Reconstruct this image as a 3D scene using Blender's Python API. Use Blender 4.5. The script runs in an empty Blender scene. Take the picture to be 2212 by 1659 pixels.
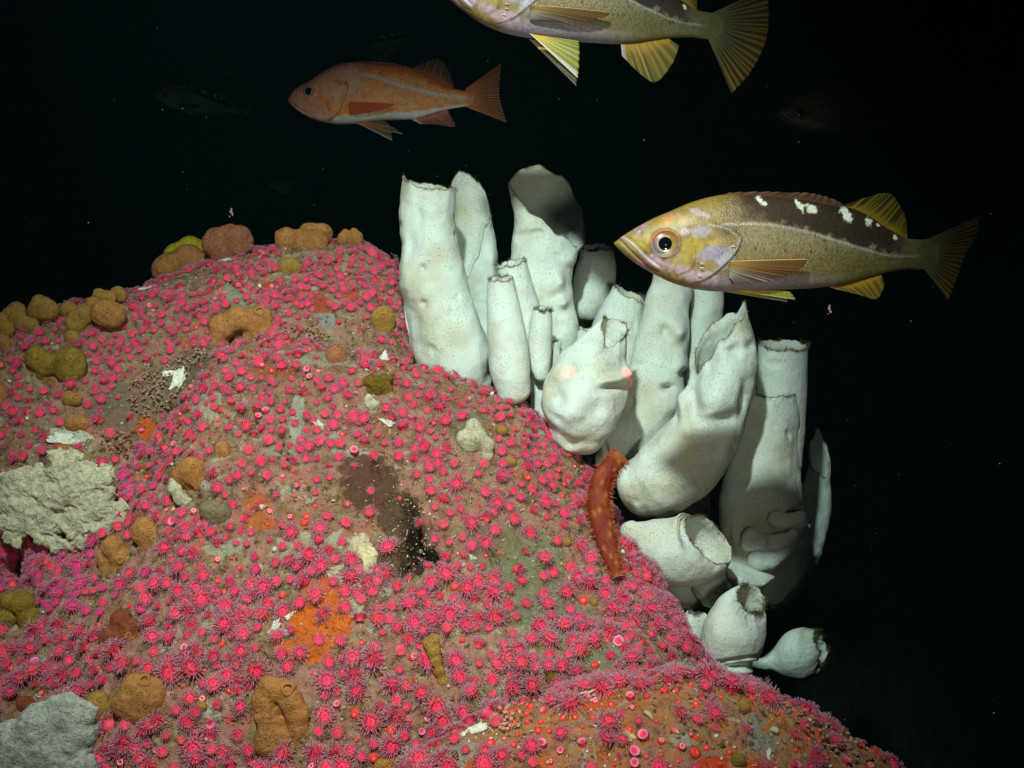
import bpy, math, random
import numpy as np
from mathutils import Vector, Matrix
from mathutils.bvhtree import BVHTree

SC = bpy.context.scene
COL = SC.collection
R = math.radians
rng = np.random.default_rng(7)
random.seed(7)

# ------------------------------------------------------------------ camera
PITCH = R(-12)
CAM = Vector((0, 0, 1.4))
FWD = Vector((0, math.cos(PITCH), math.sin(PITCH)))
UPV = Vector((0, -math.sin(PITCH), math.cos(PITCH)))
RGT = Vector((1, 0, 0))
cam_d = bpy.data.cameras.new('camera'); cam_d.lens = 36; cam_d.sensor_width = 36
cam_d.clip_start = 0.02; cam_d.clip_end = 200
cam = bpy.data.objects.new('camera', cam_d); COL.objects.link(cam)
cam.location = CAM; cam.rotation_euler = (R(90) + PITCH, 0, 0)
SC.camera = cam
_R = np.array(RGT); _U = np.array(UPV); _F = np.array(FWD); _C = np.array(CAM)

def P(vx, vy, d):
    """photo position (2212 wide view) and distance in metres -> world, works on arrays"""
    vx = np.asarray(vx, float); vy = np.asarray(vy, float); d = np.asarray(d, float)
    x = (vx - 1106) / 2212 * d; y = (829.5 - vy) / 2212 * d
    return _C + x[..., None] * _R + y[..., None] * _U + d[..., None] * _F
def proj(p):
    q = np.asarray(p, float) - _C
    d = q @ _F
    return 1106 + (q @ _R) / d * 2212, 829.5 - (q @ _U) / d * 2212, d

# ------------------------------------------------------------------ world, lamps, exposure
w = bpy.data.worlds.new('World'); SC.world = w; w.use_nodes = True
bg = w.node_tree.nodes['Background']
bg.inputs[0].default_value = (0.10, 0.35, 0.36, 1); bg.inputs[1].default_value = 0.0012

def spot(name, pos, target, power, color, cone, blend, radius):
    ld = bpy.data.lights.new(name, 'SPOT'); ld.energy = power; ld.color = color
    ld.spot_size = R(cone); ld.spot_blend = blend; ld.shadow_soft_size = radius
    o = bpy.data.objects.new(name, ld); COL.objects.link(o)
    o.location = Vector(pos)
    o.rotation_euler = (Vector(target) - Vector(pos)).to_track_quat('-Z', 'Y').to_euler()
    return o
def camp(x, y, z):
    return tuple(_C + x * _R + y * _U + z * _F)
# the lamp on the diving vehicle, about a metre above the camera, and its weaker second lamp
spot('vehicle_lamp', camp(-0.23, 1.15, 0.0), P(905, 1000, 1.5), 270, (1.0, 0.88, 0.83), 51, 0.9, 0.045)
spot('vehicle_second_lamp', camp(0.28, -0.10, 0.0), P(850, 650, 1.6), 40, (1.0, 0.74, 0.60), 60, 0.95, 0.05)
# the two red measuring lasers of the vehicle
LASERS = []
for i, vx in enumerate((1227, 1357)):
    a = P(vx, 802, 1.5); b = camp(-0.05 + 0.1 * i, 0.12, 0.1)
    spot('measuring_laser', b, a, 300, (1.0, 0.0, 0.01), 0.13, 1.0, 0.0004)

vs = SC.view_settings
vs.view_transform = 'Standard'; vs.look = 'None'; vs.exposure = 0.0; vs.gamma = 1.0; vs.use_curve_mapping = False
SC.cycles.max_bounces = 6; SC.cycles.diffuse_bounces = 3; SC.cycles.glossy_bounces = 2
SC.cycles.transmission_bounces = 3; SC.cycles.volume_bounces = 0; SC.cycles.transparent_max_bounces = 6
SC.cycles.caustics_reflective = False; SC.cycles.caustics_refractive = False
SC.cycles.use_denoising = True

# ------------------------------------------------------------------ helpers
def lin(c):
    c = np.asarray(c, float) / 255.0
    return np.where(c <= 0.04045, c / 12.92, ((c + 0.055) / 1.055) ** 2.4)
_perm = np.random.default_rng(3).permutation(256); _perm = np.concatenate([_perm, _perm, _perm])
_grad = np.random.default_rng(4).normal(size=(256, 3)); _grad /= np.linalg.norm(_grad, axis=1)[:, None]
def perlin(p):
    p = np.asarray(p, float); i = np.floor(p).astype(int); f = p - i; i &= 255
    u = f * f * f * (f * (f * 6 - 15) + 10)
    out = 0
    for dx in (0, 1):
        for dy in (0, 1):
            for dz in (0, 1):
                h = _perm[_perm[_perm[(i[..., 0] + dx) & 255] + ((i[..., 1] + dy) & 255)] + ((i[..., 2] + dz) & 255)]
                g = _grad[h & 255]
                v = (g * (f - np.array([dx, dy, dz]))).sum(-1)
                wx = u[..., 0] if dx else 1 - u[..., 0]
                wy = u[..., 1] if dy else 1 - u[..., 1]
                wz = u[..., 2] if dz else 1 - u[..., 2]
                out = out + v * wx * wy * wz
    return out
def fbm(p, oct=4, lac=2.0, gain=0.5, ridged=False):
    p = np.asarray(p, float); a = 1.0; s = 0; t = 0
    for k in range(oct):
        n = perlin(p + 17.3 * k)
        if ridged: n = 0.5 - np.abs(n) * 2
        s = s + a * n; t += a; a *= gain; p = p * lac
    return s / t
def sstep(a, b, x):
    t = np.clip((x - a) / (b - a), 0, 1); return t * t * (3 - 2 * t)
def catmull(pts, n):
    pts = np.asarray(pts, float); m = len(pts)
    q = np.vstack([2 * pts[0] - pts[1], pts, 2 * pts[-1] - pts[-2]])
    t = np.linspace(0, m - 1 - 1e-9, n); i = t.astype(int); f = (t - i)[:, None]
    a, b, c, d = q[i], q[i + 1], q[i + 2], q[i + 3]
    return 0.5 * (2 * b + (c - a) * f + (2 * a - 5 * b + 4 * c - d) * f ** 2 + (3 * b - 3 * c + d - a) * f ** 3)

def empty(name, loc):
    o = bpy.data.objects.new(name, None); o.location = Vector(np.asarray(loc, float).tolist()); o.empty_display_size = 0.02
    COL.objects.link(o); return o
def tag(o, label=None, cat=None, group=None, kind=None):
    if label: o['label'] = label
    if cat: o['category'] = cat
    if group: o['group'] = group
    if kind: o['kind'] = kind
    return o
def rawmesh(name, verts, faces, smooth=True, colors=None, matidx=None, mats=()):
    """faces: (n,4) or (n,3) int array, or list of such arrays"""
    me = bpy.data.meshes.new(name)
    if isinstance(faces, np.ndarray): faces = [faces]
    faces = [np.asarray(f, np.int32) for f in faces if len(f)]
    verts = np.asarray(verts, np.float32)
    me.vertices.add(len(verts)); me.vertices.foreach_set('co', verts.ravel())
    loops = np.concatenate([f.ravel() for f in faces])
    sizes = np.concatenate([np.full(len(f), f.shape[1], np.int32) for f in faces])
    me.loops.add(len(loops)); me.loops.foreach_set('vertex_index', loops)
    me.polygons.add(len(sizes))
    me.polygons.foreach_set('loop_start', np.concatenate([[0], np.cumsum(sizes)[:-1]]).astype(np.int32))
    if smooth: me.polygons.foreach_set('use_smooth', np.ones(len(sizes), bool))
    if matidx is not None: me.polygons.foreach_set('material_index', np.asarray(matidx, np.int32))
    me.update(calc_edges=True)
    if colors is not None:
        c = np.ones((len(verts), 4), np.float32); c[:, :3] = colors[:, :3]
        if colors.shape[1] == 4: c[:, 3] = colors[:, 3]
        at = me.color_attributes.new('Col', 'FLOAT_COLOR', 'POINT'); at.data.foreach_set('color', c.ravel())
    for m in mats: me.materials.append(m)
    me.validate()
    return me
def put(name, me, parent=None, origin=None):
    o = bpy.data.objects.new(name, me); COL.objects.link(o)
    if parent is not None:
        o.parent = parent
    elif origin is not None:
        o.location = Vector(origin)
    return o
def gridfaces(nu, nv, wrap_v=False, off=0):
    i, j = np.meshgrid(np.arange(nu - 1), np.arange(nv if wrap_v else nv - 1), indexing='ij')
    j2 = (j + 1) % nv
    return (np.stack([i * nv + j, (i + 1) * nv + j, (i + 1) * nv + j2, i * nv + j2], -1).reshape(-1, 4)) + off
class Bag:
    def __init__(s): s.v = []; s.f = {3: [], 4: []}; s.c = []; s.n = 0
    def add(s, v, f, c=None):
        v = np.asarray(v, float); s.v.append(v)
        for ff in (f if isinstance(f, list) else [f]):
            ff = np.asarray(ff); s.f[ff.shape[1]].append(ff + s.n)
        s.n += len(v)
        if c is not None:
            c = np.asarray(c, float)
            if c.ndim == 1: c = np.tile(c[:3], (len(v), 1))
            s.c.append(c[:, :3])
    def mesh(s, name, mats=(), smooth=True, origin=None):
        v = np.concatenate(s.v)
        if origin is not None: v = v - np.asarray(origin)
        fs = [np.concatenate(s.f[k]) for k in (4, 3) if s.f[k]]
        return rawmesh(name, v, fs, smooth, np.concatenate(s.c) if s.c else None, None, mats)
def strand(pts, rads, sides=3):
    """tapered tube through pts, closed with a point"""
    pts = np.asarray(pts, float); n = len(pts)
    t = np.gradient(pts, axis=0); t /= np.linalg.norm(t, axis=1)[:, None] + 1e-12
    ref = np.array([0.31, 0.2, 0.93]) if abs(t[0] @ np.array([0.31, 0.2, 0.93])) < 0.9 else np.array([1, 0, 0.0])
    a = np.cross(t, ref); a /= np.linalg.norm(a, axis=1)[:, None] + 1e-12; b = np.cross(t, a)
    th = np.arange(sides) * 2 * math.pi / sides
    r = np.asarray(rads, float)[:, None, None]
    v = pts[:, None] + r * (np.cos(th)[None, :, None] * a[:, None] + np.sin(th)[None, :, None] * b[:, None])
    v = np.vstack([v.reshape(-1, 3), pts[-1] + t[-1] * rads[-1] * 0.8])
    f4 = gridfaces(n, sides, True)
    k = (n - 1) * sides; tip = n * sides
    f3 = np.array([[k + j, tip, k + (j + 1) % sides] for j in range(sides)])
    return v, [f4, f3]

# surface nets: closed mesh from a signed field (negative inside)
def surface_nets(f, lo, h):
    ins = f < 0; nx, ny, nz = f.shape
    corners = [(0,0,0),(1,0,0),(0,1,0),(1,1,0),(0,0,1),(1,0,1),(0,1,1),(1,1,1)]
    cnt = sum(ins[a:nx-1+a, b:ny-1+b, c:nz-1+c].astype(int) for a, b, c in corners)
    act = (cnt > 0) & (cnt < 8); idx = -np.ones(act.shape, int); idx[act] = np.arange(act.sum())
    cell = np.argwhere(act); acc = np.zeros((len(cell), 3)); num = np.zeros(len(cell))
    edges = [(a, b) for a in range(8) for b in range(a + 1, 8) if sum(abs(corners[a][k] - corners[b][k]) for k in range(3)) == 1]
    for a, b in edges:
        ca, cb = np.array(corners[a]), np.array(corners[b])
        fa = f[tuple((cell + ca).T)]; fb = f[tuple((cell + cb).T)]
        m = (fa < 0) != (fb < 0); t = np.where(m, fa / np.where(m, fa - fb, 1), 0)
        acc += m[:, None] * (ca + t[:, None] * (cb - ca)); num += m
    V = (cell + acc / num[:, None]) * h + np.asarray(lo)
    F = []
    for ax in range(3):
        sl0 = [slice(None)] * 3; sl1 = [slice(None)] * 3; sl0[ax] = slice(0, -1); sl1[ax] = slice(1, None)
        ch = ins[tuple(sl0)] != ins[tuple(sl1)]
        e = np.argwhere(ch); o1, o2 = [(1, 2), (2, 0), (0, 1)][ax]
        ok = (e[:, o1] > 0) & (e[:, o2] > 0) & (e[:, o1] < f.shape[o1] - 1) & (e[:, o2] < f.shape[o2] - 1)
        e = e[ok]; q = []
        for s1, s2 in ((0, 0), (1, 0), (1, 1), (0, 1)):
            c = e.copy(); c[:, o1] -= s1; c[:, o2] -= s2; q.append(idx[tuple(c.T)])
        q = np.stack(q, 1); fl = ~ins[tuple(e.T)]
        q[fl] = q[fl][:, ::-1]; F.append(q[:, ::-1] if False else q)
    return V, np.concatenate(F)
def smin(a, b, k):
    h = np.clip(0.5 + 0.5 * (b - a) / k, 0, 1); return b + (a - b) * h - k * h * (1 - h)
# ------------------------------------------------------------------ materials
def newmat(name):
    m = bpy.data.materials.new(name); m.use_nodes = True; nt = m.node_tree
    return m, nt, nt.nodes['Principled BSDF']
def N(nt, typ, **kw):
    n = nt.nodes.new(typ)
    for k, v in kw.items():
        if k in n.inputs.keys() if isinstance(k, str) else False: n.inputs[k].default_value = v
        else: setattr(n, k, v)
    return n
def noise(nt, scale, detail=4, rough=0.6, vec=None, dist=0.0):
    n = nt.nodes.new('ShaderNodeTexNoise'); n.inputs['Scale'].default_value = scale
    n.inputs['Detail'].default_value = detail; n.inputs['Roughness'].default_value = rough; n.inputs['Distortion'].default_value = dist
    if vec is not None: nt.links.new(vec, n.inputs['Vector'])
    return n.outputs['Fac']
def voro(nt, scale, vec=None, feature='F1', rand=1.0):
    n = nt.nodes.new('ShaderNodeTexVoronoi'); n.feature = feature; n.inputs['Scale'].default_value = scale
    n.inputs['Randomness'].default_value = rand
    if vec is not None: nt.links.new(vec, n.inputs['Vector'])
    return n
def ramp(nt, fac, stops):
    n = nt.nodes.new('ShaderNodeValToRGB'); e = n.color_ramp.elements
    while len(e) < len(stops): e.new(0.5)
    for k, (p, c) in enumerate(stops):
        e[k].position = p; e[k].color = tuple(c) + (1,) if not np.isscalar(c) else (c, c, c, 1)
    nt.links.new(fac, n.inputs['Fac']); return n.outputs['Color']
def mix(nt, fac, a, b, typ='MIX'):
    n = nt.nodes.new('ShaderNodeMix'); n.data_type = 'RGBA'; n.blend_type = typ
    def s(sock, v):
        if isinstance(v, bpy.types.NodeSocket): nt.links.new(v, sock)
        elif np.isscalar(v): sock.default_value = v
        else: sock.default_value = tuple(v)[:3] + (1,)
    s(n.inputs[0], fac); s(n.inputs[6], a); s(n.inputs[7], b); return n.outputs[2]
def math_(nt, op, a, b=0.0):
    n = nt.nodes.new('ShaderNodeMath'); n.operation = op
    for k, v in enumerate((a, b)):
        if isinstance(v, bpy.types.NodeSocket): nt.links.new(v, n.inputs[k])
        else: n.inputs[k].default_value = v
    return n.outputs[0]
def bump(nt, bsdf, height, dist, strength=1.0):
    n = nt.nodes.new('ShaderNodeBump'); n.inputs['Distance'].default_value = dist; n.inputs['Strength'].default_value = strength
    nt.links.new(height, n.inputs['Height']); nt.links.new(n.outputs[0], bsdf.inputs['Normal'])
def objco(nt):
    return nt.nodes.new('ShaderNodeTexCoord').outputs['Object']
def attr(nt, name='Col'):
    n = nt.nodes.new('ShaderNodeAttribute'); n.attribute_name = name; return n
def C3(*c): return tuple(lin(c))

def sponge_mat(name='white_sponge', base=(216, 221, 212), dark=(198, 188, 164)):
    m, nt, b = newmat(name); co = objco(nt)
    big = noise(nt, 9, 4, 0.6, co)
    col = mix(nt, ramp(nt, big, [(0.45, 0.0), (0.70, 1.0)]), C3(*base), C3(*dark))
    # fine dirt specks caught on the surface, gathered in some areas
    v1 = voro(nt, 300, co); sp = ramp(nt, v1.outputs['Distance'], [(0.15, 1.0), (0.30, 0.0)])
    area = ramp(nt, noise(nt, 14, 3, 0.6, co), [(0.36, 0.0), (0.56, 1.0)])
    v2 = voro(nt, 95, co); sp2 = ramp(nt, v2.outputs['Distance'], [(0.06, 1.0), (0.13, 0.0)])
    rare = ramp(nt, noise(nt, 30, 2, 0.6, co), [(0.50, 0.0), (0.58, 1.0)])
    f = math_(nt, 'MULTIPLY', sp, area)
    col = mix(nt, math_(nt, 'MULTIPLY', f, 0.85), col, C3(128, 104, 70))
    col = mix(nt, math_(nt, 'MULTIPLY', math_(nt, 'MULTIPLY', sp2, rare), 0.6), col, C3(92, 72, 46))
    at = attr(nt)
    col = mix(nt, 1.0, col, at.outputs['Color'], 'MULTIPLY')
    nt.links.new(col, b.inputs['Base Color']); b.inputs['Roughness'].default_value = 0.75
    b.inputs['Subsurface Weight'].default_value = 0.5; b.inputs['Subsurface Radius'].default_value = (1.0, 0.9, 0.8); b.inputs['Subsurface Scale'].default_value = 0.007
    b.inputs['Specular IOR Level'].default_value = 0.15
    h = math_(nt, 'ADD', math_(nt, 'MULTIPLY', noise(nt, 300, 4, 0.7, co), 0.45), noise(nt, 45, 3, 0.5, co))
    h = math_(nt, 'SUBTRACT', h, math_(nt, 'MULTIPLY', sp2, 0.25))
    bump(nt, b, h, 0.005, 0.7)
    return m
M_SPONGE = sponge_mat()

def blob_mat(name, c1, c2, pore=0.6, pscale=300):
    c1 = tuple(x * 0.93 for x in c1); c2 = tuple(x * 0.86 for x in c2)
    m, nt, b = newmat(name); co = objco(nt)
    col = mix(nt, ramp(nt, noise(nt, 22, 4, 0.6, co), [(0.35, 0.0), (0.68, 1.0)]), C3(*c1), C3(*c2))
    v = voro(nt, pscale, co); p = ramp(nt, v.outputs['Distance'], [(0.12, 1.0), (0.30, 0.0)])
    n4 = noise(nt, 140, 4, 0.75, co)
    col = mix(nt, math_(nt, 'MULTIPLY', ramp(nt, n4, [(0.42, 1.0), (0.56, 0.0)]), 0.55), col, tuple(np.array(C3(*c2)) * 0.42))
    col = mix(nt, math_(nt, 'MULTIPLY', p, pore), col, tuple(np.array(C3(*c2)) * 0.25))
    col = mix(nt, math_(nt, 'MULTIPLY', noise(nt, 700, 2, 0.7, co), 0.35), col, tuple(np.minimum(np.array(C3(*c1)) * 1.6, 1)))
    nt.links.new(col, b.inputs['Base Color']); b.inputs['Roughness'].default_value = 0.8
    b.inputs['Specular IOR Level'].default_value = 0.15
    h = math_(nt, 'ADD', math_(nt, 'MULTIPLY', noise(nt, 500, 3, 0.7, co), 0.4), noise(nt, 90, 3, 0.5, co))
    h = math_(nt, 'SUBTRACT', h, math_(nt, 'MULTIPLY', p, 0.3))
    bump(nt, b, h, 0.004, 0.9)
    return m
M_PEACH = blob_mat('tan_orange_sponge', (196, 132, 74), (168, 104, 58))
M_TAN = blob_mat('ochre_sponge', (184, 138, 66), (156, 112, 50))
M_PINKB = blob_mat('pinkish_brown_sponge', (186, 118, 82), (150, 86, 62))
M_REDB = blob_mat('red_brown_sponge', (158, 82, 52), (126, 60, 40), 0.2)
M_OLIVE = blob_mat('olive_sponge', (162, 128, 48), (118, 92, 32), 0.6)
M_DARKOL = blob_mat('dark_olive_sponge', (140, 106, 36), (92, 66, 24), 0.6)
M_YELLOW = blob_mat('yellow_sponge', (214, 186, 50), (190, 158, 38), 0.4)
M_GREY = blob_mat('grey_sponge', (212, 200, 168), (186, 174, 146), 0.5, 260)
M_GREYP = blob_mat('pale_grey_sponge', (196, 194, 182), (168, 164, 150), 0.25, 330)
M_GREYG = blob_mat('greenish_grey_sponge', (148, 128, 96), (124, 96, 78), 0.2)

def flat_mat(name, c, rough=0.6, spec=0.3, c2=None, scale=150):
    m, nt, b = newmat(name)
    if c2 is not None:
        col = mix(nt, ramp(nt, noise(nt, scale, 3, 0.6, objco(nt)), [(0.35, 0.0), (0.65, 1.0)]), C3(*c), C3(*c2))
        nt.links.new(col, b.inputs['Base Color'])
    else: b.inputs['Base Color'].default_value = C3(*c) + (1,)
    b.inputs['Roughness'].default_value = rough; b.inputs['Specular IOR Level'].default_value = spec
    return m
def col_mat(name, rough=0.6, spec=0.3, trans=0.0, bumps=None, see=False):
    """colour from the mesh's own Col attribute; trans mixes in translucency"""
    m, nt, b = newmat(name); at = attr(nt)
    nt.links.new(at.outputs['Color'], b.inputs['Base Color'])
    b.inputs['Roughness'].default_value = rough; b.inputs['Specular IOR Level'].default_value = spec
    if trans:
        t = nt.nodes.new('ShaderNodeBsdfTranslucent'); nt.links.new(at.outputs['Color'], t.inputs['Color'])
        mx = nt.nodes.new('ShaderNodeMixShader'); mx.inputs[0].default_value = trans
        nt.links.new(b.outputs[0], mx.inputs[1]); nt.links.new(t.outputs[0], mx.inputs[2])
        out = mx.outputs[0]
        if see:
            tr = nt.nodes.new('ShaderNodeBsdfTransparent'); m2 = nt.nodes.new('ShaderNodeMixShader')
            nt.links.new(at.outputs['Alpha'], m2.inputs[0]); nt.links.new(tr.outputs[0], m2.inputs[1]); nt.links.new(out, m2.inputs[2]); out = m2.outputs[0]
        nt.links.new(out, nt.nodes['Material Output'].inputs['Surface'])
    if bumps:
        bump(nt, b, noise(nt, bumps[0], 3, 0.6, objco(nt)), bumps[1], 0.8)
    return m
M_FRINGE = flat_mat('dark_olive_growth', (124, 114, 74), 0.9, 0.1, (80, 70, 44), 300)
M_SHELL = flat_mat('chalky_shell', (214, 208, 190), 0.7, 0.2, (176, 166, 142), 120)
M_TENT = col_mat('anemone_tentacle', 0.5, 0.3, 0.35)
M_ANEM = col_mat('anemone_body', 0.55, 0.18, 0.0)
M_DEBRIS = col_mat('encrusting_bits', 0.85, 0.15, 0.0)

def rock_mat(name='encrusted_rock', warm=0.0, dim=1.0):
    m, nt, b = newmat(name); co = objco(nt)
    n1 = noise(nt, 16, 6, 0.68, co, 0.6); n2 = noise(nt, 60, 5, 0.7, co, 0.4); n3 = noise(nt, 6, 4, 0.6, co)
    base = ramp(nt, n1, [(0.30, C3(58, 42, 26)), (0.42, C3(112, 80, 50)), (0.50, C3(150, 120, 84)), (0.58, C3(140, 128, 96)), (0.68, C3(190, 166, 128))])
    fine = ramp(nt, n2, [(0.34, C3(44, 32, 20)), (0.46, C3(126, 94, 58)), (0.56, C3(150, 128, 100)), (0.66, C3(196, 176, 138))])
    col = mix(nt, 0.5, base, fine)
    # orange-red crusts in small islands
    org = ramp(nt, noise(nt, 24, 4, 0.65, co, 0.8), [(0.61 - 0.07 * warm, 0.0), (0.635 - 0.07 * warm, 1.0)])
    col = mix(nt, math_(nt, 'MULTIPLY', org, 0.75), col, C3(172, 84, 34))
    rust = ramp(nt, noise(nt, 11, 4, 0.6, co, 0.5), [(0.52, 0.0), (0.62, 0.5)])
    col = mix(nt, rust, col, C3(140, 84, 46))
    pkc = ramp(nt, noise(nt, 30, 5, 0.7, co, 0.7), [(0.44, 0.0), (0.54, 0.62)])
    col = mix(nt, pkc, col, C3(178, 112, 104))
    # pale grey crusts with crisp edges
    gy = ramp(nt, noise(nt, 19, 4, 0.62, co, 1.2), [(0.375, 1.0), (0.39, 0.0)])
    col = mix(nt, math_(nt, 'MULTIPLY', gy, 0.8), col, C3(166, 160, 140))
    if warm: col = mix(nt, ramp(nt, noise(nt, 34, 4, 0.6, co, 0.6), [(0.42, 0.0), (0.56, 0.62)]), col, C3(186, 118, 62))
    # dark pits and pale grains
    v = voro(nt, 260, co); grains = ramp(nt, v.outputs['Distance'], [(0.14, 1.0), (0.24, 0.0)])
    gm = ramp(nt, noise(nt, 55, 3, 0.6, co), [(0.50, 0.0), (0.58, 1.0)])
    col = mix(nt, math_(nt, 'MULTIPLY', math_(nt, 'MULTIPLY', grains, gm), 0.85), col, C3(206, 196, 168))
    dk = ramp(nt, noise(nt, 120, 4, 0.7, co), [(0.36, 1.0), (0.43, 0.0)])
    col = mix(nt, math_(nt, 'MULTIPLY', dk, 0.75), col, C3(40, 32, 22))
    # crusts of their own colour and outline, plus painted pit shade (vertex colours, alpha = how much), edges broken up by noise
    at = attr(nt)
    a = math_(nt, 'ADD', at.outputs['Alpha'], math_(nt, 'MULTIPLY', math_(nt, 'SUBTRACT', n2, 0.5), 1.1))
    a = math_(nt, 'ADD', a, math_(nt, 'MULTIPLY', math_(nt, 'SUBTRACT', n1, 0.5), 0.8))
    fa = ramp(nt, a, [(0.46, 0.0), (0.54, 1.0)])
    tint = mix(nt, math_(nt, 'MULTIPLY', dk, 0.5), at.outputs['Color'], mix(nt, 0.5, at.outputs['Color'], (0.01, 0.008, 0.005)))
    col = mix(nt, math_(nt, 'MULTIPLY', fa, 0.9), col, tint)
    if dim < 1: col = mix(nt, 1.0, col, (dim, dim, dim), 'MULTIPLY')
    nt.links.new(col, b.inputs['Base Color']); b.inputs['Roughness'].default_value = 0.8
    b.inputs['Specular IOR Level'].default_value = 0.25
    h = math_(nt, 'ADD', n2, math_(nt, 'MULTIPLY', noise(nt, 240, 3, 0.7, co), 0.5))
    h = math_(nt, 'ADD', h, math_(nt, 'MULTIPLY', grains, 0.12))
    bump(nt, b, h, 0.008, 0.9)
    return m
M_ROCK = rock_mat()
M_ROCKW = rock_mat('encrusted_rock_warm', 1.0)
M_ROCK_SHADE = rock_mat('rock_painted_in_shade', 0.0, 0.25)  # same rock darkened: shade on far rock and hidden ledge put into the colour
# ------------------------------------------------------------------ the reef rock (structure)
# crusts with an outline of their own, and painted shade of the pits: (vx, vy, rx, ry, rotation, colour)
CRUSTS_AND_PIT_SHADE = [
    (690, 1340, 62, 78, 15, (214, 98, 12)), (655, 1412, 60, 22, 5, (214, 98, 12)), (725, 1300, 34, 40, 0, (206, 92, 20)),
    (640, 1400, 50, 20, 0, (208, 96, 16)), (700, 1272, 45, 26, -10, (196, 84, 44)),
    (665, 645, 55, 20, 20, (176, 66, 34)), (600, 632, 38, 20, 20, (170, 66, 36)), (760, 643, 15, 18, 0, (180, 74, 42)),
    (690, 665, 30, 12, 0, (172, 68, 36)), (318, 928, 26, 30, -40, (200, 82, 26)), (588, 800, 60, 16, 0, (158, 84, 50)),
    (555, 1090, 30, 24, 0, (192, 96, 48)), (560, 1130, 40, 16, 0, (184, 96, 44)),
    (800, 1050, 62, 62, 10, (88, 54, 38)), (775, 1010, 42, 30, 0, (96, 56, 44)), (860, 1110, 46, 50, 20, (82, 58, 40)),
    (850, 1210, 50, 40, 0, (88, 66, 44)), (893, 1170, 16, 44, 12, (20, 16, 12)), (930, 1200, 28, 12, 25, (18, 14, 10)), (905, 1225, 12, 22, 0, (22, 18, 12)), (940, 860, 70, 26, 10, (140, 92, 62)),  # near-black entries paint the shade inside the pits
    (790, 1200, 26, 44, -20, (206, 188, 154)), (745, 1240, 40, 26, 0, (188, 172, 140)), (770, 1290, 20, 40, 0, (178, 172, 146)),
    (495, 632, 24, 18, 0, (150, 146, 124)), (515, 650, 18, 30, 30, (146, 144, 122)), (860, 590, 20, 14, 20, (150, 144, 126)),
    (700, 690, 24, 16, 0, (140, 140, 130)), (560, 660, 30, 16, 0, (146, 150, 110)), (725, 950, 14, 40, -10, (168, 164, 148)),
    (640, 905, 14, 60, 5, (166, 160, 142)), (990, 910, 60, 30, 0, (132, 112, 84)), (1130, 1230, 90, 90, 0, (122, 120, 88)),
    (1180, 1320, 70, 60, 0, (118, 118, 92)), (1080, 1180, 70, 60, 0, (124, 112, 80)), (1290, 1380, 80, 60, 0, (124, 122, 96)),
    (150, 940, 44, 14, 8, (196, 190, 168)), (210, 1000, 28, 10, 0, (170, 164, 144)), (445, 865, 34, 40, 0, (168, 158, 130)),
    (390, 900, 26, 20, 0, (130, 112, 60)), (620, 965, 40, 22, 0, (150, 140, 110)), (480, 1180, 40, 20, 0, (162, 154, 128)),
    (250, 880, 60, 50, 0, (120, 98, 76)), (340, 845, 40, 50, 0, (124, 98, 76)), (400, 800, 60, 30, -30, (110, 96, 70)),
    (700, 775, 60, 16, 0, (146, 140, 116)), (1060, 1510, 60, 20, 0, (150, 132, 100)), (640, 1180, 46, 30, 0, (170, 160, 128)),
    # front boulder
    (1290, 1523, 46, 9, -3, (206, 84, 40)), (1350, 1590, 36, 12, 0, (196, 80, 40)), (1545, 1565, 20, 10, 10, (208, 124, 20)),
    (1540, 1650, 34, 16, 0, (210, 66, 26)), (1640, 1655, 34, 14, 0, (206, 70, 44)), (1770, 1630, 24, 12, 30, (206, 84, 34)),
    (1755, 1585, 26, 9, 20, (196, 92, 44)), (1500, 1595, 14, 8, 0, (214, 76, 24)), (1030, 1645, 30, 14, -30, (198, 84, 34)),
    (1165, 1650, 30, 14, 0, (200, 96, 40)), (1645, 1600, 40, 22, 20, (138, 130, 118)), (1630, 1560, 20, 22, 20, (140, 132, 120)),
    (985, 1630, 40, 30, -30, (158, 150, 132)), (1310, 1590, 26, 14, 40, (168, 160, 142)), (1480, 1600, 30, 14, 0, (164, 150, 130)),
]
PITS = [(890, 1120, 10, 40, -20, .05), (895, 1175, 20, 40, 10, .09), (930, 1200, 30, 12, 25, .07), (880, 1230, 12, 24, 0, .06), (5, 1215, 50, 40, 0, .10),
        (365, 885, 22, 12, 0, .02), (505, 738, 14, 7, 0, .02), (540, 1640, 60, 20, 10, .02), (725, 1205, 16, 8, 20, .015),
        (210, 1570, 30, 14, 0, .03), (880, 905, 30, 8, 10, .01), (1370, 1010, 40, 40, 0, .0)]
def inell(vx, vy, e):
    cx, cy, rx, ry, rot = e[:5]; a = R(rot); dx = vx - cx; dy = vy - cy
    x = (dx * math.cos(a) + dy * math.sin(a)) / rx; y = (-dx * math.sin(a) + dy * math.cos(a)) / ry
    return np.sqrt(x * x + y * y)

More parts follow.
